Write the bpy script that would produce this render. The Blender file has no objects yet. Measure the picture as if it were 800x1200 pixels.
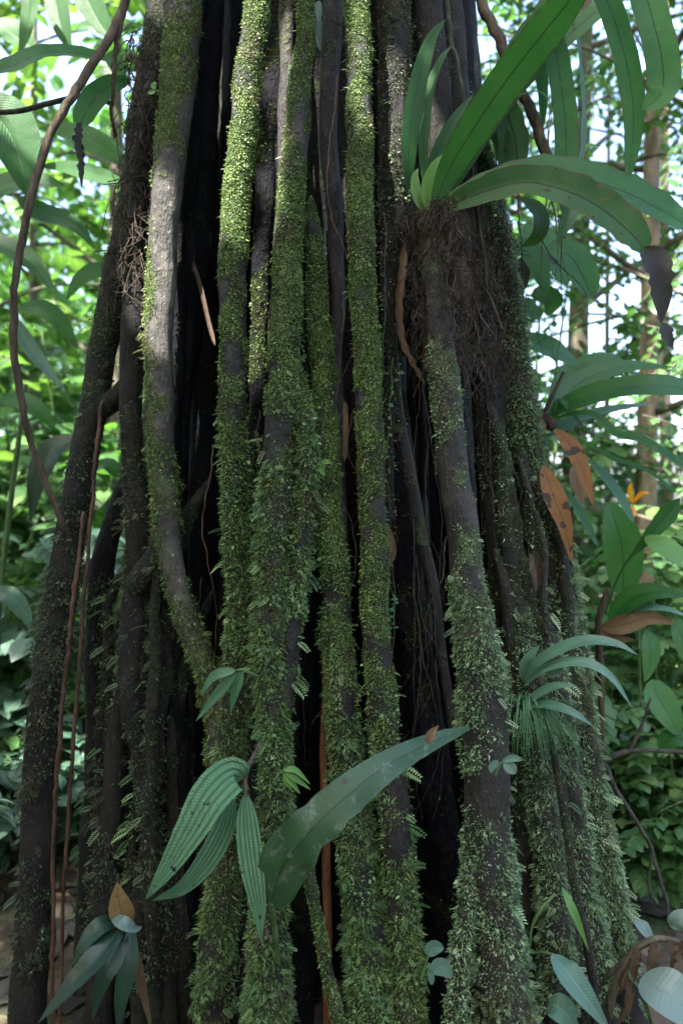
import bpy, math, random
import numpy as np
from mathutils import Vector

SEED = 7
random.seed(SEED)
R = np.random.default_rng(SEED)
SC = bpy.context.scene
COL = SC.collection
CAM_Z, FPX = 1.35, 933.3


def P(px, py, Y):
    """point at distance Y in front of the camera seen at photo pixel (px, py)"""
    return np.array([(px - 400) / FPX * Y, Y, CAM_Z - (py - 600) / FPX * Y])


def px(pts, dflt=None):
    return [P(*p) if len(p) == 3 else P(p[0], p[1], dflt) for p in pts]


# ---------------------------------------------------------------- mesh builder
class MB:
    def __init__(self):
        self.v, self.a, self.f, self.n = [], [], {3: [], 4: []}, 0

    def add(self, v, lv, tris=None, quads=None):
        v = np.asarray(v, float).reshape(-1, 3)
        lv = np.asarray(lv, float).reshape(-1, 3)
        self.v.append(v)
        self.a.append(lv)
        if tris is not None and len(tris):
            self.f[3].append(np.asarray(tris, np.int64) + self.n)
        if quads is not None and len(quads):
            self.f[4].append(np.asarray(quads, np.int64) + self.n)
        self.n += len(v)

    def build(self, name, mat, parent=None, smooth=True):
        me = bpy.data.meshes.new(name)
        if self.n:
            v = np.concatenate(self.v)
            a = np.concatenate(self.a)
            t = np.concatenate(self.f[3]).reshape(-1, 3) if self.f[3] else np.zeros((0, 3), np.int64)
            q = np.concatenate(self.f[4]).reshape(-1, 4) if self.f[4] else np.zeros((0, 4), np.int64)
            me.vertices.add(len(v))
            me.vertices.foreach_set('co', v.astype(np.float32).ravel())
            li = np.concatenate([t.ravel(), q.ravel()])
            me.loops.add(len(li))
            me.loops.foreach_set('vertex_index', li.astype(np.int32))
            tot = np.concatenate([np.full(len(t), 3), np.full(len(q), 4)])
            st = np.concatenate([[0], np.cumsum(tot)[:-1]]) if len(tot) else np.zeros(0)
            me.polygons.add(len(tot))
            me.polygons.foreach_set('loop_start', st.astype(np.int32))
            me.update(calc_edges=True)
            me.polygons.foreach_set('use_smooth', np.full(len(tot), smooth))
            at = me.attributes.new('lv', 'FLOAT_VECTOR', 'POINT')
            at.data.foreach_set('vector', a.astype(np.float32).ravel())
            me.validate()
        if mat:
            me.materials.append(mat)
        o = bpy.data.objects.new(name, me)
        COL.objects.link(o)
        if parent is not None:
            o.parent = parent
            o.location = -Vector(parent.location) if parent.parent is None else (0, 0, 0)
        return o


def thing(name, label, cat, loc=(0, 0, 0), group=None):
    o = bpy.data.objects.new(name, None)
    COL.objects.link(o)
    o.location = Vector([float(c) for c in loc])
    o.empty_display_size = 0.1
    o['label'], o['category'] = label, cat
    if group:
        o['group'] = group
    return o


def tag(o, label=None, cat=None, group=None, kind=None):
    for k, val in (('label', label), ('category', cat), ('group', group), ('kind', kind)):
        if val:
            o[k] = val
    return o


# ---------------------------------------------------------------- maths
def unit(a):
    a = np.asarray(a, float)
    return a / np.maximum(np.linalg.norm(a, axis=-1, keepdims=True), 1e-9)


def spline(pts, n):
    """Catmull-Rom through pts (any dimension), n samples"""
    p = np.asarray(pts, float)
    if len(p) == 2:
        t = np.linspace(0, 1, n)[:, None]
        return p[0] * (1 - t) + p[1] * t
    p = np.vstack([2 * p[0] - p[1], p, 2 * p[-1] - p[-2]])
    m = len(p) - 3
    s = np.linspace(0, m - 1e-6, n)
    i = s.astype(int)
    t = (s - i)[:, None]
    a, b, c, d = p[i], p[i + 1], p[i + 2], p[i + 3]
    return 0.5 * (2 * b + (c - a) * t + (2 * a - 5 * b + 4 * c - d) * t ** 2 + (3 * b - a - 3 * c + d) * t ** 3)


_W = R.normal(size=(3, 7, 3))
_PH = R.uniform(0, 6.28, (3, 7))


def noise(p, freq, k=0):
    """cheap smooth 3-D noise about -1..1"""
    q = np.asarray(p) * freq
    s = 0
    for j in range(7):
        s = s + np.sin(q @ _W[k][j] * (1 + .27 * j) + _PH[k][j] + 1.3 * np.sin(q @ _W[k][(j + 3) % 7]))
    return s / 3.2


def frames(c):
    t = unit(np.gradient(c, axis=0))
    ref = np.array([0, -1.0, 0.0])
    s = unit(np.cross(t, ref) + 1e-6)
    n = np.cross(s, t)
    return t, s, n


def tube(mb, c, r, seg=12, bump=0.0, bf=12, moss=None, cap=True, attr=None):
    """tube along centreline c with radii r; moss: function(points) -> 0..1 stored in lv.z"""
    c = np.asarray(c, float)
    r = np.asarray(r, float) * np.ones(len(c))
    t, s, n = frames(c)
    th = np.linspace(0, 2 * np.pi, seg, endpoint=False)
    dirs = s[:, None, :] * np.cos(th)[None, :, None] + n[:, None, :] * np.sin(th)[None, :, None]
    base = c[:, None, :] + dirs * r[:, None, None]
    k = np.ones(base.shape[:2])
    if bump:
        k = 1 + bump * (0.6 * noise(base, bf) + 0.4 * noise(base, bf * 2.7, 1))
    v = c[:, None, :] + dirs * (r[:, None] * k)[:, :, None]
    lv = np.zeros(v.shape)
    lv[..., 0] = (th / np.pi)[None, :] - 1
    lv[..., 1] = np.linspace(0, 1, len(c))[:, None]
    if moss is not None:
        lv[..., 2] = moss(v.reshape(-1, 3)).reshape(v.shape[:2])
    elif attr is not None:
        lv[..., 2] = attr
    m = len(c)
    i, j = np.meshgrid(np.arange(m - 1), np.arange(seg), indexing='ij')
    a = i * seg + j
    b = i * seg + (j + 1) % seg
    q = np.stack([a, b, b + seg, a + seg], -1).reshape(-1, 4)
    V = v.reshape(-1, 3)
    L = lv.reshape(-1, 3)
    tris = []
    if cap:
        V = np.vstack([V, c[0], c[-1]])
        L = np.vstack([L, L[0], L[-1]])
        A, B = m * seg, m * seg + 1
        tris = [(A, (jj + 1) % seg, jj) for jj in range(seg)] + [(B, (m - 1) * seg + jj, (m - 1) * seg + (jj + 1) % seg) for jj in range(seg)]
    mb.add(V, L, tris, q)
    return v, dirs


PROFILE = {
    'strap': lambda v: np.clip(np.minimum(np.sqrt(np.clip(v, 0, 1) / .35) * .8 + .14, 1) * np.sqrt(np.clip((1 - v) / .22, 0, 1)), 0, 1),
    'lance': lambda v: np.sin(np.pi * np.clip(v, 0, 1) ** .75) ** .85 * (1 - .15 * v),
    'ellip': lambda v: np.sin(np.pi * np.clip(v, 0, 1) ** .85) ** .6,
    'grass': lambda v: np.clip(1 - v, 0, 1) ** .6,
    'blunt': lambda v: np.clip(np.minimum(v / .12, 1), 0, 1) ** .5 * np.clip((1 - v) / .12, 0, 1) ** .5,
}


def blade(mb, pts, width, normal=(0, -1, .25), prof='lance', n=22, m=8, fold=.18, wave=.0, wf=9, rnd=None,
          twist=0.0, curl=0.0, ragged=0.0, thick=0.0):
    """a leaf blade: spine through pts, full width, facing normal"""
    c = spline(pts, n)
    v = np.linspace(0, 1, n)
    w = (PROFILE[prof] if isinstance(prof, str) else prof)(v) * width * .5
    t = unit(np.gradient(c, axis=0))
    nn = np.asarray(normal, float)
    nn = np.broadcast_to(nn, c.shape) if nn.ndim == 1 else spline(nn, n)
    s = unit(np.cross(t, nn))
    nn = np.cross(s, t)
    if twist:
        a = (twist * v)[:, None]
        s, nn = s * np.cos(a) + nn * np.sin(a), nn * np.cos(a) - s * np.sin(a)
    if rnd is None:
        rnd = random.random()
    u = np.linspace(-1, 1, m + 1)
    ph = random.uniform(0, 6)
    V = np.zeros((n, m + 1, 3))
    wl = w[:, None] * np.ones(m + 1)[None]
    if ragged:
        k = 1 - ragged * np.clip(noise(np.stack([v * 60, v * 0 + rnd * 30, v * 0], -1), .15), 0, 1)
        k2 = 1 - ragged * np.clip(noise(np.stack([v * 60, v * 0 + rnd * 30 + 9, v * 0], -1), .15), 0, 1)
        wl = wl * np.where(u[None] < 0, k[:, None], k2[:, None])
    off = fold * np.abs(u)[None] * wl + curl * (u[None] ** 2) * wl
    off = off + wave * wl * (np.abs(u)[None] ** 2) * np.sin(v[:, None] * wf * 2 * np.pi + ph + (u[None] > 0) * 2.1)
    V = c[:, None, :] + s[:, None, :] * (u[None] * wl)[..., None] + nn[:, None, :] * off[..., None]
    lv = np.zeros((n, m + 1, 3))
    lv[..., 0] = u[None]
    lv[..., 1] = v[:, None]
    lv[..., 2] = rnd
    i, j = np.meshgrid(np.arange(n - 1), np.arange(m), indexing='ij')
    a = i * (m + 1) + j
    q = np.stack([a, a + 1, a + m + 2, a + m + 1], -1).reshape(-1, 4)
    mb.add(V, lv, None, q)


def tmpl_leaf(kind='broad'):
    """small leaf template in (x across, y along, z up): verts, lv, tris"""
    st = {'broad': [(.22, .36), (.5, .5), (.78, .32)], 'thin': [(.25, .8), (.55, 1.0), (.8, .55)]}[kind]
    sc = {'broad': .42, 'thin': .13}[kind]
    V, L = [(0, 0, 0)], [(0, 0, 0)]
    for y, w in st:
        z = -.22 * y * y
        for u in (-1, 0, 1):
            V.append((u * w * sc * (1.9 if kind == 'broad' else 1), y, z + .1 * abs(u) * w * sc * 2))
            L.append((u, y, 0))
    V.append((0, 1, -.26))
    L.append((0, 1, 0))
    q = []
    tr = [(0, 2, 1), (0, 3, 2)]
    for r in range(2):
        b = 1 + 3 * r
        q += [(b, b + 1, b + 4, b + 3), (b + 1, b + 2, b + 5, b + 4)]
    tr += [(7, 8, 10), (8, 9, 10)]
    return np.array(V, float), np.array(L, float), np.array(tr), np.array(q)


def tmpl_hair():
    V = np.array([(0, 0, 0), (-.09, .3, .03), (.09, .5, .03), (0, 1, -.15)], float)
    L = np.array([(0, 0, 0), (-.5, .4, 0), (.5, .5, 0), (0, 1, 0)], float)
    return V, L, np.array([(0, 3, 1), (0, 2, 3)]), np.zeros((0, 4), int)


def tmpl_chip():
    """moss leaflet: folded diamond"""
    V = np.array([(0, 0, 0), (-.32, .45, .1), (.32, .45, .1), (0, 1, -.12)], float)
    L = np.array([(0, 0, 0), (-1, .5, 0), (1, .5, 0), (0, 1, 0)], float)
    return V, L, np.array([(0, 3, 1), (0, 2, 3)]), np.zeros((0, 4), int)


def tmpl_sprig(n=7, spread=.34):
    """feathery liverwort / filmy fern spray"""
    V, L, T = [], [], []
    for i in range(n):
        y = (i + .6) / n
        l = spread * (1 - .65 * abs(y - .35) ** 1.2)
        for s in (-1, 1):
            b = len(V)
            z = -.3 * y * y
            V += [(0, y, z), (s * l * .55, y + .015, z + .05), (s * l, y + .16, z - .03), (s * l * .5, y + .15, z + .04)]
            L += [(0, y, 0), (s * .5, y, 0), (s, y, 0), (s * .5, y, 0)]
            T += [(b, b + 1, b + 2), (b, b + 2, b + 3)] if s > 0 else [(b, b + 2, b + 1), (b, b + 3, b + 2)]
    b = len(V)
    V += [(-.02, 0, 0), (.02, 0, 0), (0, 1.05, -.32)]
    L += [(0, 0, 0), (0, 0, 0), (0, 1, 0)]
    T += [(b, b + 1, b + 2)]
    return np.array(V, float), np.array(L, float), np.array(T), np.zeros((0, 4), int)


T_BROAD, T_THIN, T_CHIP, T_SPRIG = tmpl_leaf('broad'), tmpl_leaf('thin'), tmpl_chip(), tmpl_sprig()
T_HAIR = tmpl_hair()


def scatter(mb, tm, pos, d, nrm, size, wid=1.0, rnd=None):
    V, L, T, Q = tm
    pos = np.asarray(pos, float)
    N = len(pos)
    if not N:
        return
    d = unit(d)
    x = unit(np.cross(d, nrm) + 1e-7)
    z = np.cross(x, d)
    size = np.ones(N) * size
    wid = np.ones(N) * wid
    if rnd is None:
        rnd = R.random(N)
    v = (pos[:, None] + x[:, None] * (V[None, :, 0] * (size * wid)[:, None])[..., None]
         + d[:, None] * (V[None, :, 1] * size[:, None])[..., None]
         + z[:, None] * (V[None, :, 2] * size[:, None])[..., None])
    lv = np.repeat(L[None], N, 0)
    lv[..., 2] = np.asarray(rnd)[:, None]
    o = (np.arange(N) * len(V))[:, None, None]
    mb.add(v, lv, (T[None] + o).reshape(-1, 3) if len(T) else None, (Q[None] + o).reshape(-1, 4) if len(Q) else None)


def rdir(n):
    return unit(R.normal(size=(n, 3)))


# ---------------------------------------------------------------- materials
class NT:
    def __init__(self, name):
        self.m = bpy.data.materials.new(name)
        self.m.use_nodes = True
        self.t = self.m.node_tree
        self.t.nodes.clear()
        self.out = self.n('ShaderNodeOutputMaterial')

    def n(self, typ, **kw):
        nd = self.t.nodes.new(typ)
        for k, val in kw.items():
            if k.startswith('i_'):
                nd.inputs[k[2:].replace('_', ' ')].default_value = val
            else:
                setattr(nd, k, val)
        return nd

    def l(self, a, b):
        self.t.links.new(a, b)

    def math(self, op, a, b=None, c=None, clamp=False):
        nd = self.n('ShaderNodeMath', operation=op, use_clamp=clamp)
        for i, x in enumerate((a, b, c)):
            if x is None:
                continue
            if isinstance(x, (int, float)):
                nd.inputs[i].default_value = x
            else:
                self.l(x, nd.inputs[i])
        return nd.outputs[0]

    def mix(self, f, a, b):
        nd = self.n('ShaderNodeMix', data_type='RGBA')
        for i, x in ((0, f), (6, a), (7, b)):
            if isinstance(x, (int, float)):
                nd.inputs[i].default_value = x
            elif isinstance(x, tuple):
                nd.inputs[i].default_value = (*x, 1)
            else:
                self.l(x, nd.inputs[i])
        return nd.outputs[2]

    def noise(self, scale, detail=4, rough=.6, vec=None):
        nd = self.n('ShaderNodeTexNoise', i_Scale=scale, i_Detail=detail, i_Roughness=rough)
        if vec is None:
            vec = self.pos()
        self.l(vec, nd.inputs['Vector'])
        return nd.outputs['Fac']

    def pos(self):
        if not hasattr(self, '_p'):
            self._p = self.n('ShaderNodeNewGeometry').outputs['Position']
        return self._p

    def smooth(self, x, a, b):
        nd = self.n('ShaderNodeMapRange', interpolation_type='SMOOTHSTEP')
        nd.inputs['From Min'].default_value = a
        nd.inputs['From Max'].default_value = b
        self.l(x, nd.inputs['Value'])
        return nd.outputs['Result']

    def lv(self):
        if not hasattr(self, '_lv'):
            a = self.n('ShaderNodeAttribute', attribute_name='lv')
            s = self.n('ShaderNodeSeparateXYZ')
            self.l(a.outputs['Vector'], s.inputs[0])
            self._lv = s.outputs
        return self._lv

    def bump(self, h, strength, dist, prev=None):
        b = self.n('ShaderNodeBump', i_Strength=strength, i_Distance=dist)
        self.l(h, b.inputs['Height'])
        if prev is not None:
            self.l(prev, b.inputs['Normal'])
        return b.outputs['Normal']

    def bsdf(self, col, rough=.6, spec=.5, normal=None, trans=0.0, tcol=None, coat=0):
        p = self.n('ShaderNodeBsdfPrincipled')
        self.l(col, p.inputs['Base Color']) if not isinstance(col, tuple) else setattr(p.inputs['Base Color'], 'default_value', (*col, 1))
        if isinstance(rough, (int, float)):
            p.inputs['Roughness'].default_value = rough
        else:
            self.l(rough, p.inputs['Roughness'])
        p.inputs['Specular IOR Level'].default_value = spec
        if normal is not None:
            self.l(normal, p.inputs['Normal'])
        sh = p.outputs[0]
        if trans:
            tr = self.n('ShaderNodeBsdfTranslucent')
            self.l(tcol if tcol is not None else col, tr.inputs['Color'])
            mx = self.n('ShaderNodeMixShader', i_Fac=trans)
            self.l(sh, mx.inputs[1])
            self.l(tr.outputs[0], mx.inputs[2])
            sh = mx.outputs[0]
        self.l(sh, self.out.inputs['Surface'])
        return self.m


def ramp3(nt, f, a, b, c):
    r = nt.n('ShaderNodeValToRGB')
    e = r.color_ramp.elements
    e[0].color, e[1].color = (*a, 1), (*c, 1)
    m = e.new(.5)
    m.color = (*b, 1)
    nt.l(f, r.inputs[0])
    return r.outputs[0]


def mat_root(name, bark=(.010, .0095, .009), bark2=(.03, .028, .025), moss=(.014, .028, .006), moss2=(.04, .062, .016), rough=.6):
    nt = NT(name)
    lv = nt.lv()
    n1 = nt.noise(9, 5)
    n2 = nt.noise(60, 4)
    n3 = nt.noise(260, 3)
    b = nt.mix(nt.smooth(n1, .42, .7), bark, bark2)
    b = nt.mix(nt.smooth(n2, .62, .72), b, tuple(min(1, 2.2 * c + .02) for c in bark2))
    g = nt.mix(nt.smooth(n2, .3, .7), moss, moss2)  # moss bed kept darker than the leaflets, painting shade into their gaps
    g = nt.mix(nt.math('MULTIPLY', nt.smooth(n3, .35, .75), .6), g, tuple(c * .35 for c in moss))
    g = nt.mix(nt.math('MULTIPLY', nt.smooth(nt.noise(17, 3), .55, .75), .55), g, (.07, .055, .03))
    f = nt.math('ADD', lv[2], nt.math('MULTIPLY', nt.math('SUBTRACT', n2, .5), 1.6))
    f = nt.smooth(f, .3, .62)
    col = nt.mix(f, b, g)
    h = nt.math('ADD', nt.math('MULTIPLY', nt.math('MULTIPLY', n3, f), 1.0), nt.math('MULTIPLY', n2, .5))
    mp = nt.n('ShaderNodeMapping')
    mp.inputs['Scale'].default_value = (1, 1, .22)
    nt.l(nt.pos(), mp.inputs['Vector'])
    n4 = nt.noise(70, 5, .7, mp.outputs[0])
    h = nt.math('ADD', h, nt.math('MULTIPLY', n4, 1.1))
    lich = nt.math('MULTIPLY', nt.smooth(nt.noise(95, 3, .5), .66, .72), nt.smooth(nt.noise(6, 3), .48, .6))
    col = nt.mix(nt.math('MULTIPLY', lich, .55), col, tuple(min(.3, 3 * c + .03) for c in bark2))
    nb = nt.bump(h, 1.0, .011)
    spc = .06 if bark[0] < .005 else .3
    ro = nt.math('ADD', nt.math('MULTIPLY', f, .95 - rough), rough, clamp=True)
    return nt.bsdf(col, ro, spc, nb)


def mat_chip(name, a, b, c, trans=.3, rough=.6):
    nt = NT(name)
    lv = nt.lv()
    k = nt.math('ADD', nt.math('MULTIPLY', lv[2], .75), nt.math('MULTIPLY', nt.noise(14, 3), .5))
    k = nt.math('SUBTRACT', k, .12, clamp=True)
    col = ramp3(nt, k, a, b, c)
    col = nt.mix(nt.math('MULTIPLY', nt.smooth(nt.noise(11, 4), .53, .68), .7), col, (.085, .07, .034))
    col = nt.mix(nt.math('MULTIPLY', nt.smooth(nt.noise(23, 3), .56, .72), .6), col, tuple(x * .4 for x in a))
    return nt.bsdf(col, .5, .42, None, trans)


def mat_leaf(name, a, b, c=None, rib=(.12, .2, .05), ribw=.035, veins=0, vs=.5, para=False, trans=.3, rough=.38, spots=0.0,
             spotcol=(.03, .018, .01), spotscale=30, spotthr=.74, blotch=0.0, blotchcol=(.25, .28, .2), tc=1.6, edge=None, spec=.35, vb=.5):
    """blade material from the blade's own (u, v, random) coordinates"""
    nt = NT(name)
    lv = nt.lv()
    c = c or b
    k = nt.math('ADD', nt.math('MULTIPLY', lv[2], .5), nt.math('MULTIPLY', nt.noise(13, 5), 1.1))
    k = nt.math('SUBTRACT', k, .32, clamp=True)
    col = ramp3(nt, k, a, b, c)
    au = nt.math('ABSOLUTE', lv[0])
    mid = nt.math('SUBTRACT', 1, nt.smooth(au, ribw * .5, ribw * 1.5))
    h = nt.math('MULTIPLY', mid, .6)
    if veins:
        ph = nt.math('ADD', nt.math('MULTIPLY', lv[1], veins), nt.math('MULTIPLY', au, -vs * veins * .16))
        fr = nt.math('ABSOLUTE', nt.math('SUBTRACT', nt.math('FRACT', ph), .5))
        ln = nt.math('SUBTRACT', 1, nt.smooth(fr, .02, .16))
        h = nt.math('ADD', h, nt.math('MULTIPLY', fr, vb))
        col = nt.mix(nt.math('MULTIPLY', ln, .1 + .3 * vb), col, rib)
    if para:
        for uu in (.32, .72):
            dd = nt.math('ABSOLUTE', nt.math('SUBTRACT', au, uu))
            gq = nt.math('SUBTRACT', 1, nt.smooth(dd, .01, .09))
            h = nt.math('SUBTRACT', h, nt.math('MULTIPLY', gq, .8))
            col = nt.mix(nt.math('MULTIPLY', gq, .55), col, tuple(x * .4 for x in a))
        ph = nt.math('ADD', nt.math('MULTIPLY', lv[1], 55), nt.math('MULTIPLY', au, -3))
        fr = nt.math('ABSOLUTE', nt.math('SUBTRACT', nt.math('FRACT', ph), .5))
        h = nt.math('ADD', h, nt.math('MULTIPLY', fr, .5))
    col = nt.mix(nt.math('MULTIPLY', mid, .8), col, rib)
    if blotch:
        bl = nt.smooth(nt.noise(34, 6, .7), .67 - blotch * .2, .8 - blotch * .2)
        col = nt.mix(nt.math('MULTIPLY', bl, .8), col, blotchcol)
    if spots:
        sp = nt.smooth(nt.noise(spotscale, 2, .4), spotthr - spots * .1, spotthr + .03 - spots * .1)
        col = nt.mix(sp, col, spotcol)
    if edge:
        col = nt.mix(nt.math('MULTIPLY', nt.smooth(au, .86, 1.0), nt.smooth(nt.noise(40, 3), .4, .6)), col, edge)
    nb = nt.bump(nt.math('ADD', h, nt.math('MULTIPLY', nt.noise(120, 3), .4)), .8 if para else .55, .007 if para else .003)
    tcol = None
    if trans:
        mm = nt.n('ShaderNodeMix', data_type='RGBA', blend_type='MULTIPLY')
        mm.inputs[0].default_value = 1
        nt.l(col, mm.inputs[6])
        mm.inputs[7].default_value = (tc * 1.05, tc * 1.25, tc * .55, 1)
        tcol = mm.outputs[2]
    return nt.bsdf(col, rough, spec, nb, trans, tcol)


def mat_bark(name, a, b, c, scale=20, rough=.85, stretch=4, moss=None):
    nt = NT(name)
    mp = nt.n('ShaderNodeMapping')
    mp.inputs['Scale'].default_value = (1, 1, 1 / stretch)
    nt.l(nt.pos(), mp.inputs['Vector'])
    n1 = nt.noise(scale, 5, .6, mp.outputs[0])
    n2 = nt.noise(scale * 5, 4, .6, mp.outputs[0])
    col = ramp3(nt, nt.smooth(n1, .3, .7), a, b, c)
    col = nt.mix(nt.math('MULTIPLY', nt.smooth(n2, .5, .75), .5), col, tuple(x * .4 for x in a))
    if moss:
        col = nt.mix(nt.smooth(nt.noise(6, 5), .52, .62), col, moss)
    nb = nt.bump(nt.math('ADD', n1, nt.math('MULTIPLY', n2, .6)), .8, .01)
    return nt.bsdf(col, rough, .3, nb)


M = {}
M['root_moss'] = mat_root('mossy_root')
M['root_grey'] = mat_root('grey_green_root', bark=(.009, .0085, .007), bark2=(.026, .023, .018), moss=(.014, .022, .009), moss2=(.035, .045, .022), rough=.75)
M['root_dark'] = mat_root('dark_root', bark=(.0035, .004, .0055), bark2=(.009, .009, .011), moss=(.01, .015, .006), moss2=(.022, .027, .013), rough=.5)
M['root_brown'] = mat_root('brown_root', bark=(.006, .0054, .0045), bark2=(.017, .0145, .0112), moss=(.012, .016, .008), moss2=(.03, .036, .02), rough=.8)
M['root_bark'] = mat_root('blue_grey_root', bark=(.012, .0115, .0105), bark2=(.034, .031, .027), moss=(.04, .05, .022), moss2=(.09, .1, .05), rough=.6)
M['root_bare'] = mat_root('bare_root', bark=(.034, .032, .029), bark2=(.125, .116, .1), moss=(.06, .085, .022), moss2=(.11, .13, .04), rough=.65)
M['moss_fine'] = mat_chip('fine_moss', (.011, .03, .006), (.078, .142, .028), (.29, .37, .12))
M['moss_leafy'] = mat_chip('leafy_moss', (.010, .032, .010), (.076, .165, .052), (.32, .47, .21))
M['moss_grey'] = mat_chip('grey_liverwort', (.014, .034, .012), (.1, .18, .075), (.38, .5, .29))
M['moss_brown'] = mat_chip('brown_liverwort', (.007, .011, .005), (.038, .058, .027), (.15, .2, .11))
M['humus'] = mat_chip('humus', (.008, .007, .004), (.032, .026, .016), (.1, .1, .055))
M['fibre'] = mat_bark('root_fibre', (.014, .010, .0075), (.036, .026, .019), (.1, .076, .056), 60)
M['fern'] = mat_leaf('fern_frond', (.016, .07, .018), (.025, .1, .026), (.042, .135, .034), rib=(.012, .014, .008), ribw=.035, veins=90, vs=1.0, vb=.22, trans=.45, rough=.48, spec=.3, blotch=.5, blotchcol=(.06, .13, .028), edge=(.05, .035, .015))
M['fern_old'] = mat_leaf('old_frond', (.014, .055, .016), (.026, .08, .024), (.05, .1, .03), rib=(.012, .012, .008), ribw=.04, veins=60, vb=.12, trans=.35, rough=.5, spec=.25, spots=.3, spotscale=70, spotthr=.72, blotch=.55, blotchcol=(.075, .07, .02), edge=(.09, .05, .018))
M['lichen_leaf'] = mat_leaf('lichen_frond', (.010, .036, .015), (.016, .052, .022), (.024, .07, .03), rib=(.006, .016, .008), ribw=.03, veins=26, vs=2, vb=.5, trans=.12, rough=.36, spec=.4, spots=.5, blotch=.75, blotchcol=(.09, .125, .1))
M['ribbed'] = mat_leaf('ribbed_leaf', (.065, .16, .085), (.095, .205, .11), (.14, .26, .15), rib=(.03, .085, .04), ribw=.05, para=True, trans=.15, rough=.4, spots=.35, spotcol=(.004, .004, .003), spotscale=75, spotthr=.735, spec=.3)
M['seedling'] = mat_leaf('seedling_leaf', (.022, .08, .035), (.045, .13, .06), (.08, .18, .09), rib=(.06, .14, .06), trans=.2, rough=.3)
M['bluegreen'] = mat_leaf('blue_green_leaf', (.04, .095, .07), (.065, .135, .1), (.09, .17, .13), rib=(.12, .22, .16), trans=.15, rough=.3, veins=30)
M['palegrey'] = mat_leaf('pale_leaf', (.085, .13, .12), (.11, .165, .15), (.14, .2, .185), rib=(.12, .2, .17), trans=.15, rough=.3, veins=14)
M['dark_leaf'] = mat_leaf('dark_leaf', (.007, .022, .013), (.012, .034, .021), (.022, .052, .034), rib=(.03, .07, .04), trans=.12, rough=.28)
M['banana'] = mat_leaf('broad_leaf', (.02, .08, .024), (.034, .115, .032), (.06, .16, .046), rib=(.02, .035, .015), ribw=.03, veins=26, vs=1.6, trans=.35, rough=.33)
M['ginger'] = mat_leaf('ginger_leaf', (.014, .06, .018), (.026, .09, .026), (.045, .12, .034), rib=(.06, .14, .04), ribw=.03, veins=22, vs=2.5, trans=.4, rough=.42, vb=.9, spec=.3)
M['young'] = mat_leaf('young_leaf', (.06, .16, .03), (.1, .22, .05), (.14, .27, .07), rib=(.1, .2, .06), trans=.4, rough=.4)
M['dead'] = mat_leaf('dead_leaf', (.06, .035, .02), (.12, .07, .04), (.2, .13, .08), rib=(.05, .03, .02), veins=24, trans=.15, rough=.75)
M['litter'] = mat_leaf('litter_leaf', (.02, .017, .014), (.055, .045, .036), (.12, .1, .085), rib=(.03, .025, .02), trans=.1, rough=.6)
M['dead_fan'] = mat_leaf('fan_dead_leaf', (.03, .02, .014), (.06, .038, .024), (.12, .08, .05), rib=(.03, .02, .012), veins=10, trans=.2, rough=.75, blotch=.6, blotchcol=(.02, .013, .009))
M['dead_tan'] = mat_leaf('tan_dead_leaf', (.1, .06, .025), (.17, .1, .04), (.24, .15, .06), rib=(.06, .035, .015), veins=14, trans=.3, rough=.7, blotch=.5, blotchcol=(.06, .035, .018))
M['dead_orange'] = mat_leaf('orange_dead_leaf', (.08, .037, .009), (.15, .064, .013), (.23, .105, .022), rib=(.05, .022, .008), veins=30, trans=.3, rough=.65, spots=1.2, blotch=.5, blotchcol=(.05, .025, .012))
M['dead_black'] = mat_leaf('black_dead_leaf', (.010, .011, .012), (.018, .018, .018), (.034, .032, .028), rib=(.01, .01, .01), trans=.06, rough=.65)
M['petal'] = mat_leaf('orange_petal', (.4, .1, .006), (.5, .17, .01), (.55, .26, .02), rib=(.5, .22, .02), trans=.4, rough=.4)
M['vine'] = mat_bark('vine_bark', (.03, .021, .014), (.06, .043, .03), (.1, .075, .053), 50)
M['vine_dark'] = mat_bark('dark_vine', (.018, .02, .016), (.035, .035, .028), (.07, .06, .045), 60)
M['red_root'] = mat_bark('red_root', (.03, .016, .010), (.06, .03, .018), (.1, .05, .03), 40, .6)
M['rust_root'] = mat_bark('rust_root', (.1, .035, .014), (.17, .065, .028), (.22, .09, .04), 40, .6)
M['trunk_pale'] = mat_bark('pale_trunk', (.16, .12, .08), (.26, .2, .14), (.36, .3, .22), 14)
M['trunk_red'] = mat_bark('reddish_trunk', (.1, .075, .055), (.19, .145, .105), (.3, .25, .19), 12)
M['trunk_dark'] = mat_bark('dark_trunk', (.04, .035, .028), (.08, .07, .05), (.13, .115, .09), 14, moss=(.05, .08, .03))
M['stem'] = mat_bark('green_stem', (.04, .08, .025), (.06, .12, .04), (.09, .15, .05), 40, .5)


def mat_fol(name, a, b, c, trans=.42, rough=.42, tc=1.5):
    nt = NT(name)
    lv = nt.lv()
    k = nt.math('ADD', nt.math('MULTIPLY', lv[2], .8), nt.math('MULTIPLY', nt.noise(1.3, 3), .4))
    k = nt.math('SUBTRACT', k, .1, clamp=True)
    col = ramp3(nt, k, a, b, c)
    au = nt.math('ABSOLUTE', lv[0])
    mid = nt.math('SUBTRACT', 1, nt.smooth(au, .02, .1))
    col = nt.mix(nt.math('MULTIPLY', mid, .5), col, tuple(min(1, x * 1.8) for x in c))
    mm = nt.n('ShaderNodeMix', data_type='RGBA', blend_type='MULTIPLY')
    mm.inputs[0].default_value = 1
    nt.l(col, mm.inputs[6])
    mm.inputs[7].default_value = (tc * 1.1, tc * 1.25, tc * .55, 1)
    return nt.bsdf(col, rough, .5, None, trans, mm.outputs[2])


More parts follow.
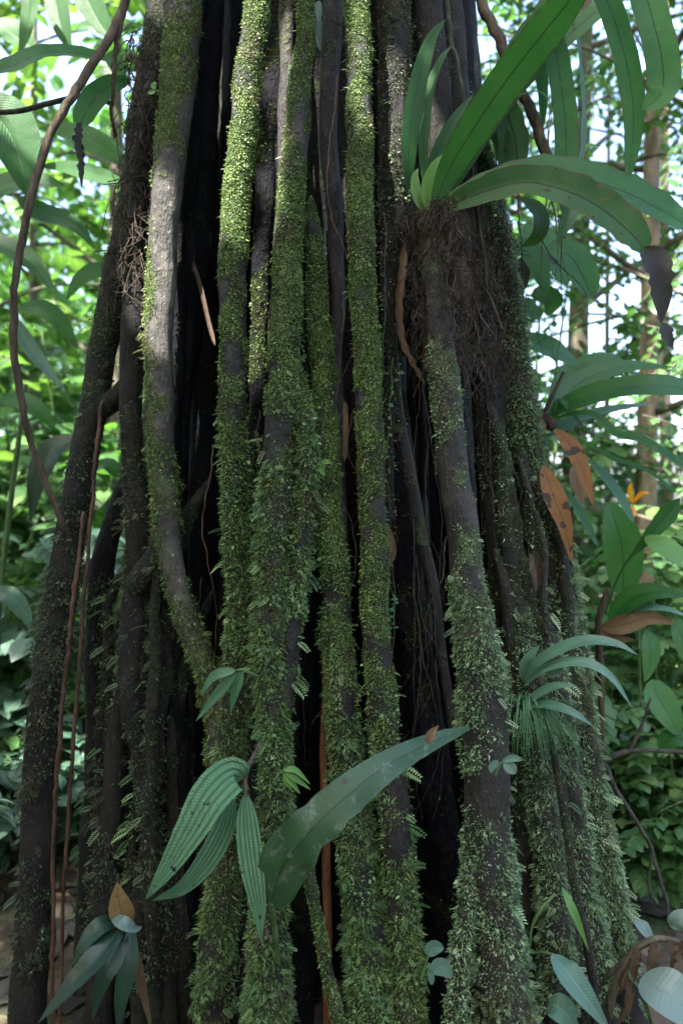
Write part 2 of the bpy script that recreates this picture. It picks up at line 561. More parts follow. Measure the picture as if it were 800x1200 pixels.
M['fol_mid'] = mat_fol('mid_green_foliage', (.026, .075, .024), (.05, .125, .038), (.09, .175, .055))
M['fol_dark'] = mat_fol('dark_green_foliage', (.016, .054, .022), (.032, .088, .034), (.058, .13, .05))
M['fol_light'] = mat_fol('light_green_foliage', (.045, .11, .03), (.08, .16, .045), (.13, .21, .07))
M['fol_blue'] = mat_fol('bluish_foliage', (.03, .075, .05), (.06, .12, .085), (.11, .18, .14), .3, .32)


def mat_ground():
    nt = NT('leaf_litter')
    n1, n2 = nt.noise(1.2, 5), nt.noise(16, 5)
    v = nt.n('ShaderNodeTexVoronoi', i_Scale=14.0)
    nt.l(nt.pos(), v.inputs['Vector'])
    s = nt.n('ShaderNodeSeparateColor')
    nt.l(v.outputs['Color'], s.inputs[0])
    col = ramp3(nt, s.outputs[0], (.03, .022, .016), (.07, .05, .035), (.14, .105, .075))
    col = nt.mix(nt.smooth(n1, .5, .68), col, (.03, .055, .02))
    col = nt.mix(nt.math('MULTIPLY', nt.smooth(n2, .5, .8), .6), col, (.02, .014, .01))
    nb = nt.bump(nt.math('ADD', nt.math('MULTIPLY', s.outputs[1], .5), n2), .8, .03)
    return nt.bsdf(col, .85, .3, nb)


M['ground'] = mat_ground()

# ================================================================ light directions
SUN = unit(np.array([-.38, -.55, .74]))

# ================================================================ the stilt-rooted tree
TREE = thing('stilt_root_tree', 'huge stilt-rooted tree with a skirt of mossy green and dark roots filling the middle', 'tree', (0.0, 2.4, 0))



def root_line(pts, y0, y1, ext_up=True, ext_dn=True):
    pts = [tuple(p) for p in pts]
    dep = lambda py: y0 + (y1 - y0) * py / 1200
    if ext_up and pts[0][1] < 30:
        (xa, ya, wa), (xb, yb, wb) = pts[0], pts[1]
        k = (xa - xb) / (ya - yb)
        pts.insert(0, (xa + k * (-280 - ya) * .8, -280, wa))
    if ext_dn and pts[-1][1] > 1150:
        (xa, ya, wa), (xb, yb, wb) = pts[-2], pts[-1]
        k = (xb - xa) / (yb - ya)
        yg = 600 + (CAM_Z + .06) * FPX / dep(1200)
        if yg > yb + 20:
            pts.append((xb + k * (yg - yb), yg, wb * 1.1))
    c = np.array([[*P(x, y, dep(y)), w / FPX * dep(y) * .5] for x, y, w in pts])
    L = np.linalg.norm(np.diff(c[:, :3], axis=0), axis=1).sum()
    n = max(14, int(L / .012))
    s = spline(c, n)
    r = np.abs(s[:, 3])
    if pts[0][1] > 30:
        k = min(n // 3, 16)
        f = np.linspace(0, 1, k)
        r[:k] *= .12 + .88 * np.sqrt(f * (2 - f))
        s[:k, 1] += .05 * (1 - f) ** 2
    return s[:, :3], r


def leaf_weight(p, start):
    py = 600 - (p[:, 2] - CAM_Z) * FPX / p[:, 1]
    return 1 / (1 + np.exp(-(py - start + 70 * noise(p, 9, 2)) / 45))


def moss_on(mb, c, r, mfun, fine=60000, leafy=0, leafy_from=700, sizes=((.003, .0072), (.005, .0125)), leafmb=None,
            zmin=.2, zmax=2.75, out=.35):
    """moss leaflets over the camera side and flanks of a root"""
    t, s, n = frames(c)
    seg = np.linalg.norm(np.diff(c, axis=0), axis=1)
    area = 2 * np.pi * r[:-1] * seg
    cum = np.concatenate([[0], np.cumsum(area)])

    def sample(dens):
        N = int(cum[-1] * dens)
        if N < 1:
            return None
        i = np.clip(np.searchsorted(cum, R.random(N) * cum[-1]) - 1, 0, len(c) - 2)
        f = R.random(N)[:, None]
        th = R.random(N) * 2 * np.pi
        cc = c[i] * (1 - f) + c[i + 1] * f
        o = s[i] * np.cos(th)[:, None] + n[i] * np.sin(th)[:, None]
        p = cc + o * (r[i] * (1 + .03 * R.normal(size=N)))[:, None]
        keep = (o[:, 1] < .35) & (p[:, 2] > zmin) & (p[:, 2] < zmax)
        return p[keep], o[keep], t[i][keep]
    dn = np.array([0, 0, -1.0])

    def leafw(p):
        if not leafy:
            return np.zeros(len(p))
        return leaf_weight(p, leafy_from)
    if fine:
        q = sample(fine)
        if q:
            p, o, tt = q
            k = R.random(len(p)) < np.clip(mfun(p) * 2.2 - .7, 0, 1) * (1 - .75 * leafw(p))
            p, o = p[k], o[k]
            p = p + o * (.0035 * np.clip(noise(p, 38, 1), 0, 1))[:, None]
            d = o * (out + .35 * R.random((len(p), 1))) + dn * .55 + rdir(len(p)) * .6
            scatter(mb, T_CHIP, p, d, o + rdir(len(p)) * .4, np.clip(.0030 * np.exp(.34 * R.normal(size=len(p))), .0015, .008), R.uniform(.7, 1.5, len(p)))
    if fine or leafy:       # long thin shoots that fray the outline
        q = sample(max(fine, leafy) * .16)
        if q:
            p, o, tt = q
            k = R.random(len(p)) < np.clip(mfun(p) * 1.5 - .35, 0, 1) * (.12 + .88 * leafw(p))
            p, o = p[k], o[k]
            d = o * R.uniform(.6, 1.3, (len(p), 1)) + dn * R.uniform(-.2, .6, (len(p), 1)) + rdir(len(p)) * .4
            scatter(mb, T_HAIR, p, d, np.array([0, -.5, .8]) + rdir(len(p)) * .6, np.clip(.0078 * np.exp(.42 * R.normal(size=len(p))), .0035, .022), R.uniform(.7, 1.3, len(p)))
    if leafy:
        q = sample(leafy)
        if q:
            p, o, tt = q
            k = R.random(len(p)) < np.clip(mfun(p) * 2.0 - .45, 0, 1) * leafw(p) * np.clip(.7 + .7 * noise(p, 34, 1), .1, 1)
            p, o = p[k], o[k]
            p = p + o * (.008 * np.clip(noise(p, 34, 1) + .2, 0, 1))[:, None]
            d = o * R.uniform(.25, .95, (len(p), 1)) + dn * R.uniform(-.2, .9, (len(p), 1)) + rdir(len(p)) * .65
            nr = np.array([0, -.4, .9]) + rdir(len(p)) * .6
            sz = np.clip(.0054 * np.exp(.42 * R.normal(size=len(p))), .0022, .017)
            wd = R.uniform(.35, 1.3, len(p))
            kind = R.random(len(p)) + .3 * noise(p, 14, 2)
            for lo, hi, tm, f in ((-9, .10, T_SPRIG, 1.5), (.10, .34, T_HAIR, 1.25), (.34, 9, T_CHIP, .92)):
                w = (kind >= lo) & (kind < hi)
                scatter(leafmb or mb, tm, p[w], d[w], nr[w], sz[w] * f, wd[w] if tm is not T_SPRIG else .9)


def sprigs_on(mb, c, r, count, side, y_rng, size=(.03, .07)):
    t, s, n = frames(c)
    py = 600 - (c[:, 2] - CAM_Z) * FPX / c[:, 1]
    ok = np.where((py > y_rng[0]) & (py < y_rng[1]))[0]
    if not len(ok):
        return
    i = R.choice(ok, count)
    a = R.uniform(-1.0, 1.0, count)
    o = np.stack([side * np.cos(a), -np.abs(np.sin(a)) * 1.0, np.zeros(count)], -1)
    p = c[i] + unit(o) * (r[i] * .95)[:, None]
    d = o + np.array([0, 0, -1.0]) * R.uniform(-.1, .7, (count, 1)) + rdir(count) * .25
    scatter(mb, T_SPRIG, p, d, np.array([0, -.35, 1.0]) + rdir(count) * .35, R.uniform(*size, count), R.uniform(.8, 1.2, count))


ROOTS = [
    # key, points (px, py, width px), depth at top / bottom of the photo, bark, moss level, fine density, leafy density, leafy from, leaf material, sprigs
    ('A', [(190, -10, 40), (174, 120, 46), (160, 220, 46), (140, 320, 46), (120, 410, 40), (104, 500, 40), (88, 590, 42), (73, 700, 46), (60, 800, 48), (48, 930, 48), (42, 1060, 50), (36, 1200, 54)], 2.25, 2.02, 'root_brown', .5, 26000, 30000, 480, 'moss_brown', (240, -1, (560, 1190))),
    ('A2', [(176, 60, 24), (166, 180, 30), (160, 300, 34), (155, 420, 34), (152, 480, 32), (158, 545, 32), (162, 610, 40), (158, 680, 36), (156, 760, 38), (155, 825, 36), (163, 885, 24), (173, 945, 21), (184, 1020, 21), (191, 1110, 22), (197, 1200, 25)], 2.16, 1.95, 'root_brown', .45, 26000, 20000, 540, 'moss_brown', (40, -1, (560, 830))),
    ('A3', [(100, 496, 26), (122, 476, 30), (143, 462, 32), (160, 430, 24)], 2.17, 2.12, 'root_brown', .3, 15000, 0, 0, 'moss_brown', None),
    ('A4', [(150, 700, 26), (168, 672, 34), (190, 640, 36), (196, 600, 26)], 2.0, 1.98, 'root_brown', .5, 26000, 20000, 600, 'moss_brown', None),
    ('C', [(216, -10, 50), (210, 70, 50), (200, 170, 46), (192, 260, 42), (186, 350, 40), (187, 450, 38), (190, 540, 37), (193, 615, 36), (206, 680, 32), (222, 735, 32), (241, 800, 30), (254, 880, 28), (258, 1000, 28), (262, 1200, 34)], 2.0, 1.93, 'root_bare', .62, 52000, 16000, 430, 'moss_fine', (25, -1, (380, 640))),
    ('C2', [(222, 700, 14), (206, 790, 15), (214, 900, 18), (222, 1040, 18), (228, 1200, 20)], 2.05, 2.0, 'root_dark', .15, 0, 0, 0, 'moss_brown', None),
    ('D', [(240, 100, 36), (238, 400, 34), (237, 720, 34), (238, 1000, 36), (238, 1200, 40)], 2.28, 2.2, 'root_dark', .1, 0, 0, 0, 'moss_fine', None),
    ('D2', [(243, -10, 44), (236, 150, 40), (228, 300, 36), (218, 430, 22), (212, 540, 16), (210, 700, 14)], 2.2, 2.2, 'root_dark', .12, 0, 0, 0, 'moss_fine', None),
    ('E', [(301, -10, 35), (293, 70, 37), (284, 150, 38), (277, 230, 38), (273, 310, 38), (272, 400, 38), (272, 480, 37), (274, 560, 37), (277, 640, 38), (281, 720, 40), (276, 820, 38), (268, 920, 40), (262, 1020, 46), (252, 1120, 50), (245, 1200, 54)], 1.9, 1.82, 'root_moss', .72, 80000, 24000, 560, 'moss_leafy', (70, -1, (480, 1150))),
    ('E2', [(334, -10, 36), (319, 120, 36), (309, 260, 30), (303, 420, 24), (300, 560, 24), (300, 760, 24)], 2.12, 2.06, 'root_dark', .42, 12000, 0, 0, 'moss_fine', None),
    ('F', [(358, -10, 22), (356, 60, 26), (352, 130, 32), (347, 210, 36), (340, 300, 38), (336, 380, 41), (331, 450, 44), (327, 520, 45), (324, 600, 46), (321, 680, 48), (318, 760, 50), (321, 840, 42), (321, 920, 42), (318, 1000, 46), (315, 1100, 52), (312, 1200, 62)], 1.9, 1.68, 'root_moss', .75, 80000, 42000, 480, 'moss_leafy', (110, -1, (480, 960))),
    ('G', [(346, 420, 16), (355, 480, 22), (360, 550, 26), (356, 620, 27), (348, 690, 29), (341, 760, 30), (333, 830, 28)], 1.86, 1.70, 'root_moss', .8, 70000, 50000, 480, 'moss_leafy', (50, 1, (560, 800))),
    ('H', [(366, 220, 16), (371, 300, 24), (375, 380, 30), (379, 460, 34), (382, 540, 36), (386, 620, 36), (391, 700, 38), (398, 780, 40), (404, 860, 42), (412, 940, 44), (420, 1020, 48), (428, 1110, 54), (434, 1200, 62)], 1.96, 1.72, 'root_moss', .72, 80000, 42000, 760, 'moss_leafy', (30, 1, (900, 1190))),
    ('I', [(416, -10, 32), (419, 100, 34), (422, 200, 35), (425, 300, 35), (428, 400, 36), (432, 500, 37), (435, 600, 37), (438, 700, 38), (445, 800, 38), (452, 880, 38), (460, 960, 40), (466, 1040, 42), (472, 1120, 44), (478, 1200, 48)], 1.86, 1.7, 'root_moss', .78, 80000, 34000, 830, 'moss_leafy', (30, 1, (900, 1190))),
    ('J', [(389, -10, 26), (387, 80, 26), (384, 140, 24), (389, 230, 22), (393, 330, 18), (396, 450, 16), (400, 600, 14), (406, 720, 12)], 2.0, 1.98, 'root_bark', .12, 0, 0, 0, 'moss_fine', None),
    ('J2', [(371, -10, 14), (373, 90, 13), (381, 200, 16), (384, 320, 16), (388, 470, 13)], 2.03, 2.03, 'root_dark', .2, 0, 0, 0, 'moss_fine', None),
    ('K', [(463, -10, 44), (462, 100, 42), (461, 200, 40), (459, 290, 34), (457, 380, 18), (455, 500, 14), (452, 600, 12), (449, 690, 9)], 1.95, 1.9, 'root_brown', .5, 40000, 10000, 100, 'moss_grey', None),
    ('K2', [(443, -10, 16), (444, 200, 16), (446, 420, 16), (450, 700, 14)], 2.12, 2.1, 'root_dark', .1, 0, 0, 0, 'moss_fine', None),
    ('L', [(456, 300, 12), (464, 430, 14), (476, 520, 17), (489, 600, 17), (504, 680, 15), (516, 760, 13), (528, 860, 12)], 1.97, 1.97, 'root_bark', .05, 0, 0, 0, 'moss_fine', None),
    ('L2', [(452, 300, 30), (458, 420, 38), (466, 540, 44), (476, 650, 46), (490, 780, 48), (508, 900, 48), (528, 1010, 50), (545, 1120, 54), (556, 1200, 60)], 2.12, 2.0, 'root_dark', .16, 3000, 0, 0, 'moss_fine', None),
    ('L3', [(466, 500, 40), (474, 700, 44), (480, 820, 46), (490, 920, 50), (500, 1020, 50), (504, 1200, 58)], 2.2, 2.1, 'root_dark', .12, 0, 0, 0, 'moss_fine', None),
    ('M', [(506, 250, 24), (510, 310, 32), (515, 380, 38), (523, 450, 42), (532, 540, 44), (541, 620, 46), (548, 690, 48), (556, 750, 56), (565, 810, 68), (568, 880, 64), (572, 960, 64), (578, 1040, 66), (584, 1120, 72), (590, 1200, 80)], 1.86, 1.68, 'root_bark', .27, 40000, 40000, 745, 'moss_grey', (70, 1, (740, 1180))),
    ('M2', [(553, 985, 16), (548, 1060, 22), (542, 1130, 26), (535, 1200, 30)], 1.73, 1.66, 'root_grey', .75, 50000, 30000, 900, 'moss_grey', None),
    ('N', [(500, -10, 40), (507, 80, 42), (514, 160, 44), (519, 240, 52), (524, 310, 58), (522, 390, 44), (520, 450, 24)], 1.98, 1.96, 'root_brown', .42, 30000, 16000, 0, 'moss_brown', (30, -1, (0, 360))),
    ('N2', [(528, -10, 38), (537, 130, 42), (548, 250, 48), (556, 330, 48), (566, 420, 46), (575, 520, 44), (585, 620, 40), (592, 710, 38), (600, 800, 36)], 2.05, 1.95, 'root_brown', .36, 18000, 8000, 0, 'moss_brown', None),
    ('O', [(562, 220, 32), (580, 320, 34), (594, 420, 36), (603, 520, 36), (600, 600, 32), (605, 680, 34), (610, 780, 38), (614, 900, 40), (612, 1040, 40), (614, 1200, 46)], 2.1, 2.0, 'root_brown', .34, 12000, 6000, 0, 'moss_brown', None),
    ('P', [(548, 100, 30), (569, 210, 34), (587, 300, 38), (599, 380, 40), (611, 460, 42), (622, 540, 38), (640, 610, 46), (653, 680, 50), (664, 760, 48), (678, 850, 44), (694, 950, 44), (708, 1050, 48), (724, 1130, 52), (738, 1200, 56)], 2.06, 2.0, 'root_grey', .92, 60000, 40000, 150, 'moss_grey', (130, 1, (560, 1180))),
    ('P2', [(600, 420, 12), (612, 500, 12), (618, 580, 14), (628, 650, 14), (634, 740, 12)], 2.08, 1.95, 'root_grey', .5, 30000, 8000, 0, 'moss_grey', None),
    ('Q', [(596, 590, 20), (620, 625, 34), (642, 660, 40), (650, 720, 36), (640, 790, 30)], 2.05, 1.98, 'root_brown', .62, 40000, 24000, 0, 'moss_grey', (50, 1, (580, 760))),
    ('R', [(604, 690, 30), (618, 790, 34), (630, 900, 38), (640, 1000, 40), (648, 1100, 44), (655, 1200, 50)], 1.98, 1.84, 'root_grey', .66, 46000, 30000, 700, 'moss_grey', (60, 1, (800, 1190))),
    ('S', [(640, 720, 38), (650, 800, 34), (661, 900, 36), (673, 1000, 40), (688, 1100, 46), (702, 1200, 54)], 2.0, 1.9, 'root_grey', .75, 50000, 32000, 600, 'moss_grey', (80, 1, (780, 1190))),
    ('T', [(636, 800, 9), (652, 880, 10), (664, 960, 12), (676, 1040, 12), (690, 1120, 13), (699, 1200, 14)], 1.82, 1.76, 'root_brown', .55, 24000, 0, 0, 'moss_brown', None),
    ('U', [(152, 540, 18), (136, 590, 24), (122, 650, 32), (116, 720, 36), (116, 800, 36), (114, 890, 36), (110, 980, 38), (106, 1090, 42), (102, 1200, 46)], 2.28, 2.2, 'root_brown', .5, 22000, 16000, 600, 'moss_leafy', (80, -1, (660, 1100))),
    ('V', [(160, 700, 16), (152, 760, 22), (146, 810, 26), (138, 880, 30), (132, 970, 34), (126, 1060, 38), (118, 1200, 44)], 2.1, 2.02, 'root_brown', .46, 22000, 18000, 700, 'moss_brown', (40, -1, (820, 1180))),
    ('W', [(206, 640, 14), (210, 700, 18), (211, 770, 22), (206, 860, 24), (208, 950, 30), (212, 1030, 34), (214, 1120, 38), (210, 1200, 42)], 2.1, 2.0, 'root_brown', .45, 18000, 14000, 800, 'moss_brown', (40, -1, (880, 1190))),
    ('X', [(306, 680, 18), (303, 780, 24), (296, 900, 26), (290, 1020, 30), (286, 1120, 32), (284, 1200, 36)], 1.98, 1.88, 'root_brown', .45, 18000, 14000, 800, 'moss_leafy', (40, -1, (900, 1190))),
    ('Y', [(345, 960, 13), (360, 1020, 15), (372, 1070, 16), (384, 1130, 17), (398, 1200, 18)], 1.66, 1.62, 'root_moss', .72, 50000, 0, 0, 'moss_fine', None),
    ('Z', [(377, 760, 8), (381, 880, 9), (385, 960, 10), (386, 1040, 11), (384, 1200, 11)], 1.92, 1.9, 'rust_root', 0, 0, 0, 0, 'moss_fine', None),
    ('Z2', [(356, 980, 30), (352, 1090, 36), (350, 1200, 40)], 2.1, 1.95, 'root_dark', .2, 0, 0, 0, 'moss_fine', None),
]
rng_off = np.random.default_rng(3)
for key, pts, y0, y1, bark, lev, fine, leafy, lfrom, lm, spr in ROOTS:
    c, r = root_line(pts, y0, y1)
    r = r * (.82 if leafy or fine else .92)
    off = rng_off.uniform(-5, 5, 3)
    mf = (lambda off, lev: (lambda p: np.clip(lev - .05 + .36 * noise(p + off, 11) + .26 * noise(p - off, 30, 2) - (.12 * np.clip(p[:, 0] * 0, 0, 1)), 0, 1)))(off, lev)
    if key == 'M':
        base0 = mf
        mf = lambda p, base=base0: np.clip(base(p) + .38 * leaf_weight(p, 740) - .25 * np.exp(-((600 - (p[:, 2] - CAM_Z) * FPX / p[:, 1] - 905) / 50) ** 2) + .2 * np.exp(-((600 - (p[:, 2] - CAM_Z) * FPX / p[:, 1] - 440) / 60) ** 2), 0, 1)
    if key == 'C':          # moss keeps to the left flank, bare grey bark on the right of this root
        cz, cx = c[::-1, 2].copy(), c[::-1, 0].copy()
        base = mf
        mf = lambda p, base=base, cz=cz, cx=cx: np.clip(base(p) + (.2 + .25 * ((p[:, 2] < 2.1) & (p[:, 2] > 1.75))) * np.clip((np.interp(p[:, 2], cz, cx) - p[:, 0] + .010 - .022 * ((p[:, 2] < 2.1) & (p[:, 2] > 1.75))) / .02, -1.5, .6), 0, 1)
    # a slow wander so that no root is a ruled line
    c = c + np.stack([.006 * noise(c + off, 5), .008 * noise(c + off + 3, 5), c[:, 0] * 0], -1)
    b = MB()
    seg = 26 if r.max() > .03 else 14
    tube(b, c, r, seg, .055, 16, (lambda p, mf=mf: mf(p) * (1 - .7 * leaf_weight(p, lfrom))) if leafy else mf)  # moss tint fades under liverwort, so dark bark paints shade between leaflets
    ro = b.build('root', M[bark], TREE)
    mb, lb = MB(), MB()
    moss_on(mb, c, r, mf, fine * 4.8, leafy * 2.4, lfrom, leafmb=lb)
    if spr:
        sprigs_on(lb, c, r, max(4, int(spr[0] * .35)), spr[1], spr[2], (.010, .04))
    fm = {'root_moss': 'moss_fine', 'root_grey': 'moss_grey', 'root_brown': 'moss_brown', 'root_bare': 'moss_fine', 'root_dark': 'moss_fine', 'root_bark': 'moss_grey'}.get(bark, 'moss_fine')
    if mb.n:
        tag(mb.build('moss', M[fm], ro), kind='stuff')
    if lb.n:
        tag(lb.build('liverwort', M[lm], ro), kind='stuff')

# slender roots crowding the lower flanks, and rootlets dangling in the gaps
rl = random.Random(5)
for i in range(28):
    left = i < 9
    if left:
        x0, y0 = rl.uniform(120, 262), rl.uniform(640, 860)
        x1 = x0 + rl.uniform(-45, 30)
    else:
        x0, y0 = rl.uniform(596, 664), rl.uniform(560, 820)
        x1 = x0 + rl.uniform(8, 60)
    wd = rl.uniform(9, 24)
    Y = rl.uniform(1.98, 2.14) if left else rl.uniform(1.9, 2.06)
    xs = x0 + (38 if left else -22)
    c, r = root_line([(xs, y0 - 110, wd * .5), (x0 + (14 if left else -8), y0 - 50, wd * .6), (x0, y0, wd * .7), ((x0 + x1) / 2 + rl.uniform(-14, 14), (y0 + 1200) / 2, wd), (x1, 1200, wd * 1.15)], Y + .05, Y - .04)
    off = rng_off.uniform(-5, 5, 3)
    mf = (lambda off: (lambda p: np.clip(.55 + .32 * noise(p + off, 12) + .2 * noise(p - off, 30, 2), 0, 1)))(off)
    c = c + np.stack([.010 * noise(c + off, 6), .010 * noise(c + off + 3, 5), c[:, 0] * 0], -1)
    b, mb, lb = MB(), MB(), MB()
    tube(b, c, r, 12, .1, 18, mf)
    ro = b.build('root', M['root_brown' if left else 'root_grey'], TREE)
    moss_on(mb, c, r, mf, 34000, 34000, 700, leafmb=lb)
    sprigs_on(lb, c, r, 14, -1 if left else 1, (660, 1190), (.014, .045))
    if mb.n:
        tag(mb.build('moss', M['moss_brown' if left else 'moss_grey'], ro), kind='stuff')
    tag(lb.build('liverwort', M['moss_leafy' if left and i % 2 else 'moss_brown' if left else 'moss_grey'], ro), kind='stuff')
for i in range(70):
    x0, y0 = (rl.uniform(150, 660) if i < 40 else rl.uniform(480, 690)), rl.uniform(60, 850)
    l = rl.uniform(90, 420)
    Y = 1.78 + .5 * ((x0 - 400) / 330) ** 2 + rl.uniform(.0, .16)
    c = spline(px([(x0, y0, Y + .06), (x0 + rl.gauss(0, 8), y0 + l * .35, Y), (x0 + rl.gauss(4, 14), y0 + l * .7, Y - .01), (x0 + rl.gauss(6, 22), y0 + l, Y - .02)]), 40)
    c = c + .004 * np.stack([noise(c + i, 22), noise(c + i + 4, 22), c[:, 0] * 0], -1)
    b = MB()
    tube(b, c, np.linspace(rl.uniform(.0008, .0026), .0005, 40), 5, cap=False)
    b.build('rootlet', M[rl.choice(['vine_dark', 'vine_dark', 'vine_dark', 'red_root'])], TREE)

for i in range(16):      # thin bare roots set back in the gaps
    x0 = rl.uniform(205, 520)
    x1 = x0 + (x0 - 380) * .3 + rl.uniform(-25, 25)
    wd = rl.uniform(7, 17)
    Y = rl.uniform(2.02, 2.2)
    c, r = root_line([(x0, -10, wd), ((x0 + x1) / 2 + rl.uniform(-12, 12), 580, wd * 1.05), (x1, 1200, wd * 1.3)], Y + .04, Y - .04)
    c = c + np.stack([.008 * noise(c + i, 5), .008 * noise(c + i + 3, 5), c[:, 0] * 0], -1)
    b = MB()
    tube(b, c, r, 10, .08, 20, lambda p: np.clip(.2 + .3 * noise(p + 3, 9), 0, 1))
    b.build('root', M['root_bark' if i % 3 == 0 else 'root_dark'], TREE)

# the dark core: inner roots behind the skirt, then the ring of roots on the far side
for i in range(13):
    f = i / 12
    xb = 165 + f * 450
    xt = 235 + f * 300
    yy = 2.45 + .15 * math.sin(i * 2.1)
    c, r = root_line([(xt, -10, 44), ((xt + xb) / 2 + random.uniform(-12, 12), 560, 46), (xb, 1200, 52)], yy, yy - .05)
    b = MB()
    tube(b, c, r, 12, .06, 12, lambda p: np.full(len(p), .1))
    b.build('root', M['root_dark'], TREE)
for i in range(11):
    a = math.pi * (i + .5) / 11
    x0, x1 = .5 * math.cos(a), .64 * math.cos(a)
    c = spline([(x1 - .05, 2.5 + .75 * math.sin(a), -.06), ((x0 + x1) / 2 - .05, 2.5 + .62 * math.sin(a), 1.3), (x0 * .8 - .05, 2.5 + .42 * math.sin(a), 3.1)], 60)
    ring = MB() if i == 0 else ring
    tube(ring, c, np.linspace(.075, .05, 60), 12, .06, 12, lambda p: np.full(len(p), .3))
tag(ring.build('root_mass', M['root_brown'], TREE), kind='stuff')
b = MB()
c = spline([(-.03, 2.5, .9), (-.05, 2.5, 2.0), (-.05, 2.5, 3.0), (0, 2.5, 5), (.05, 2.5, 8.5)], 60)
tube(b, c, np.interp(np.linspace(0, 1, 60), [0, .15, .3, .5, 1], [.12, .25, .36, .3, .2]), 24, .06, 6, lambda p: np.full(len(p), .35))
b.build('trunk', M['root_brown'], TREE)


def twig_leaves(mb, p0, d, L, n, leaf, tm=T_BROAD, droop=.35, wid=1.0, tip=True):
    """alternate leaves along a twig"""
    d = unit(d)
    up = np.array([0, 0, 1.0])
    s = unit(np.cross(d, up) + 1e-6)
    f = (np.arange(n) + .6) / n
    pos = p0 + d * (f * L)[:, None] + np.array([0, 0, -1.0]) * (droop * L * f ** 2)[:, None]
    side = np.where(np.arange(n) % 2, 1, -1)[:, None]
    ld = s * side * .9 + d * .65 + np.array([0, 0, -1]) * R.uniform(.1, .7, (n, 1)) + rdir(n) * .22
    nr = up + rdir(n) * .35
    scatter(mb, tm, pos, ld, nr, leaf * R.uniform(.7, 1.15, n), wid)
    return pos


def patch_mask(pos, extra=.11):
    """True where a leaf must stay out of the sunbeams that reach the two lit roots"""
    A = [(P(176, 262, 1.98), P(181, 385, 1.98), .035), (P(284, -60, 1.86), P(270, 215, 1.86), .026), (P(262, 180, 1.86), P(262, 225, 1.86), .02), (P(480, 150, 1.95), P(484, 240, 1.95), .014)]
    bad = np.zeros(len(pos), bool)
    for a, e, rad in A:
        w = pos - a
        w = w - (w @ SUN)[:, None] * SUN
        u = (e - a) - ((e - a) @ SUN) * SUN
        f = np.clip((w @ u) / (u @ u), 0, 1)
        bad |= np.linalg.norm(w - f[:, None] * u, axis=1) < rad + extra
    return bad


# the tree's own crown, high over the picture
b, lb = MB(), MB()
cen = np.array([-.2, 2.6, 9.2])
for i in range(26):
    a = i * 2.4
    rr = 2.3 * math.sqrt((i + .5) / 26)
    tip = cen + np.array([rr * math.cos(a), rr * math.sin(a) * 1.0, random.uniform(-.9, .8) - .05 * rr])
    c = spline([(0.03, 2.5, 6.6 + .06 * i), ((tip[0]) * .5, 2.5 + (tip[1] - 2.5) * .5, 8.2 + .03 * i), tip], 14)
    tube(b, c, np.linspace(.07, .015, 14), 6)
    for k in range(7):
        p0 = c[random.randrange(5, 14)] + R.normal(size=3) * np.array([.35, .35, .2])
        n = 16
        d = R.normal(size=3) * np.array([1, 1, .25])
        t0 = MB()
        twig_leaves(t0, p0, d, random.uniform(.6, 1.0), n, .2)
        V, L = t0.v[0].reshape(n, -1, 3), t0.a[0].reshape(n, -1, 3)
        keep = ~patch_mask(V.mean(1))
        if keep.any():
            V, L = V[keep], L[keep]
            o = (np.arange(len(V)) * V.shape[1])[:, None, None]
            lb.add(V, L, (T_BROAD[2][None] + o).reshape(-1, 3), (T_BROAD[3][None] + o).reshape(-1, 4))
b.build('branch', M['root_brown'], TREE)
lb.build('crown', M['fol_mid'], TREE)


# unseen tree added to shade the roots, its crown cut to pass sunbeams
t = thing('added_shade_tree', 'unseen broad-crowned tree added behind the camera to shade the roots', 'tree', (-3.4, -2.6, 0))
b, lb, tb = MB(), MB(), MB()
tc = spline([(-3.4, -2.6, -.1), (-3.3, -2.5, 2.5), (-2.7, -1.9, 4.6), (-2.3, -1.4, 6.2)], 40)
tube(tb, tc, np.linspace(.15, .05, 40), 12, .08, 5)
tb.build('trunk', M['trunk_dark'], t)
cen = np.array([-2.1, -1.0, 5.6])
for i in range(30):
    a = i * 2.4
    rr = math.sqrt((i + .5) / 30)
    al, pe = 1.9 * rr * math.cos(a), 1.35 * rr * math.sin(a)
    tip = cen + np.array([.57 * al + .82 * pe, .82 * al - .57 * pe, random.uniform(-.6, .7)])
    c = spline([tc[24 + i // 2], tc[24 + i // 2] * .5 + tip * .5 + [0, 0, .2], tip], 14)
    if patch_mask(spline(c, 80)).any():
        c = c + np.array([-.35, .3, .1]) * (1 - np.linspace(1, 0, 14)[:, None])
    if patch_mask(spline(c, 80), .03).any():
        continue
    tube(b, c, np.linspace(.05, .012, 14), 6)
    for k in range(15):
        p0 = c[random.randrange(6, 14)] + R.normal(size=3) * np.array([.25, .25, .2])
        n = 16
        t0 = MB()
        twig_leaves(t0, p0, R.normal(size=3) * np.array([1, 1, .25]), random.uniform(.5, .9), n, .2)
        V, L = t0.v[0].reshape(n, -1, 3), t0.a[0].reshape(n, -1, 3)
        keep = ~patch_mask(V.mean(1))
        if keep.any():
            V, L = V[keep], L[keep]
            o = (np.arange(len(V)) * V.shape[1])[:, None, None]
            lb.add(V, L, (T_BROAD[2][None] + o).reshape(-1, 3), (T_BROAD[3][None] + o).reshape(-1, 4))
tag(b.build('branch', M['root_brown'], t), kind='stuff')
lb.build('crown', M['fol_mid'], t)


# ================================================================ plants with traced leaves
def leaf_part(parent, name, mat, pts, wpx, prof='lance', normal=(0, -1, .25), Y=None, label=None, **kw):
    q = px(pts, Y)
    ym = np.mean([a[1] for a in q])
    mb = MB()
    blade(mb, q, wpx / FPX * ym, normal, prof, **kw)
    o = mb.build(name, M[mat], parent)
    if label:
        o['label'] = label
    return o


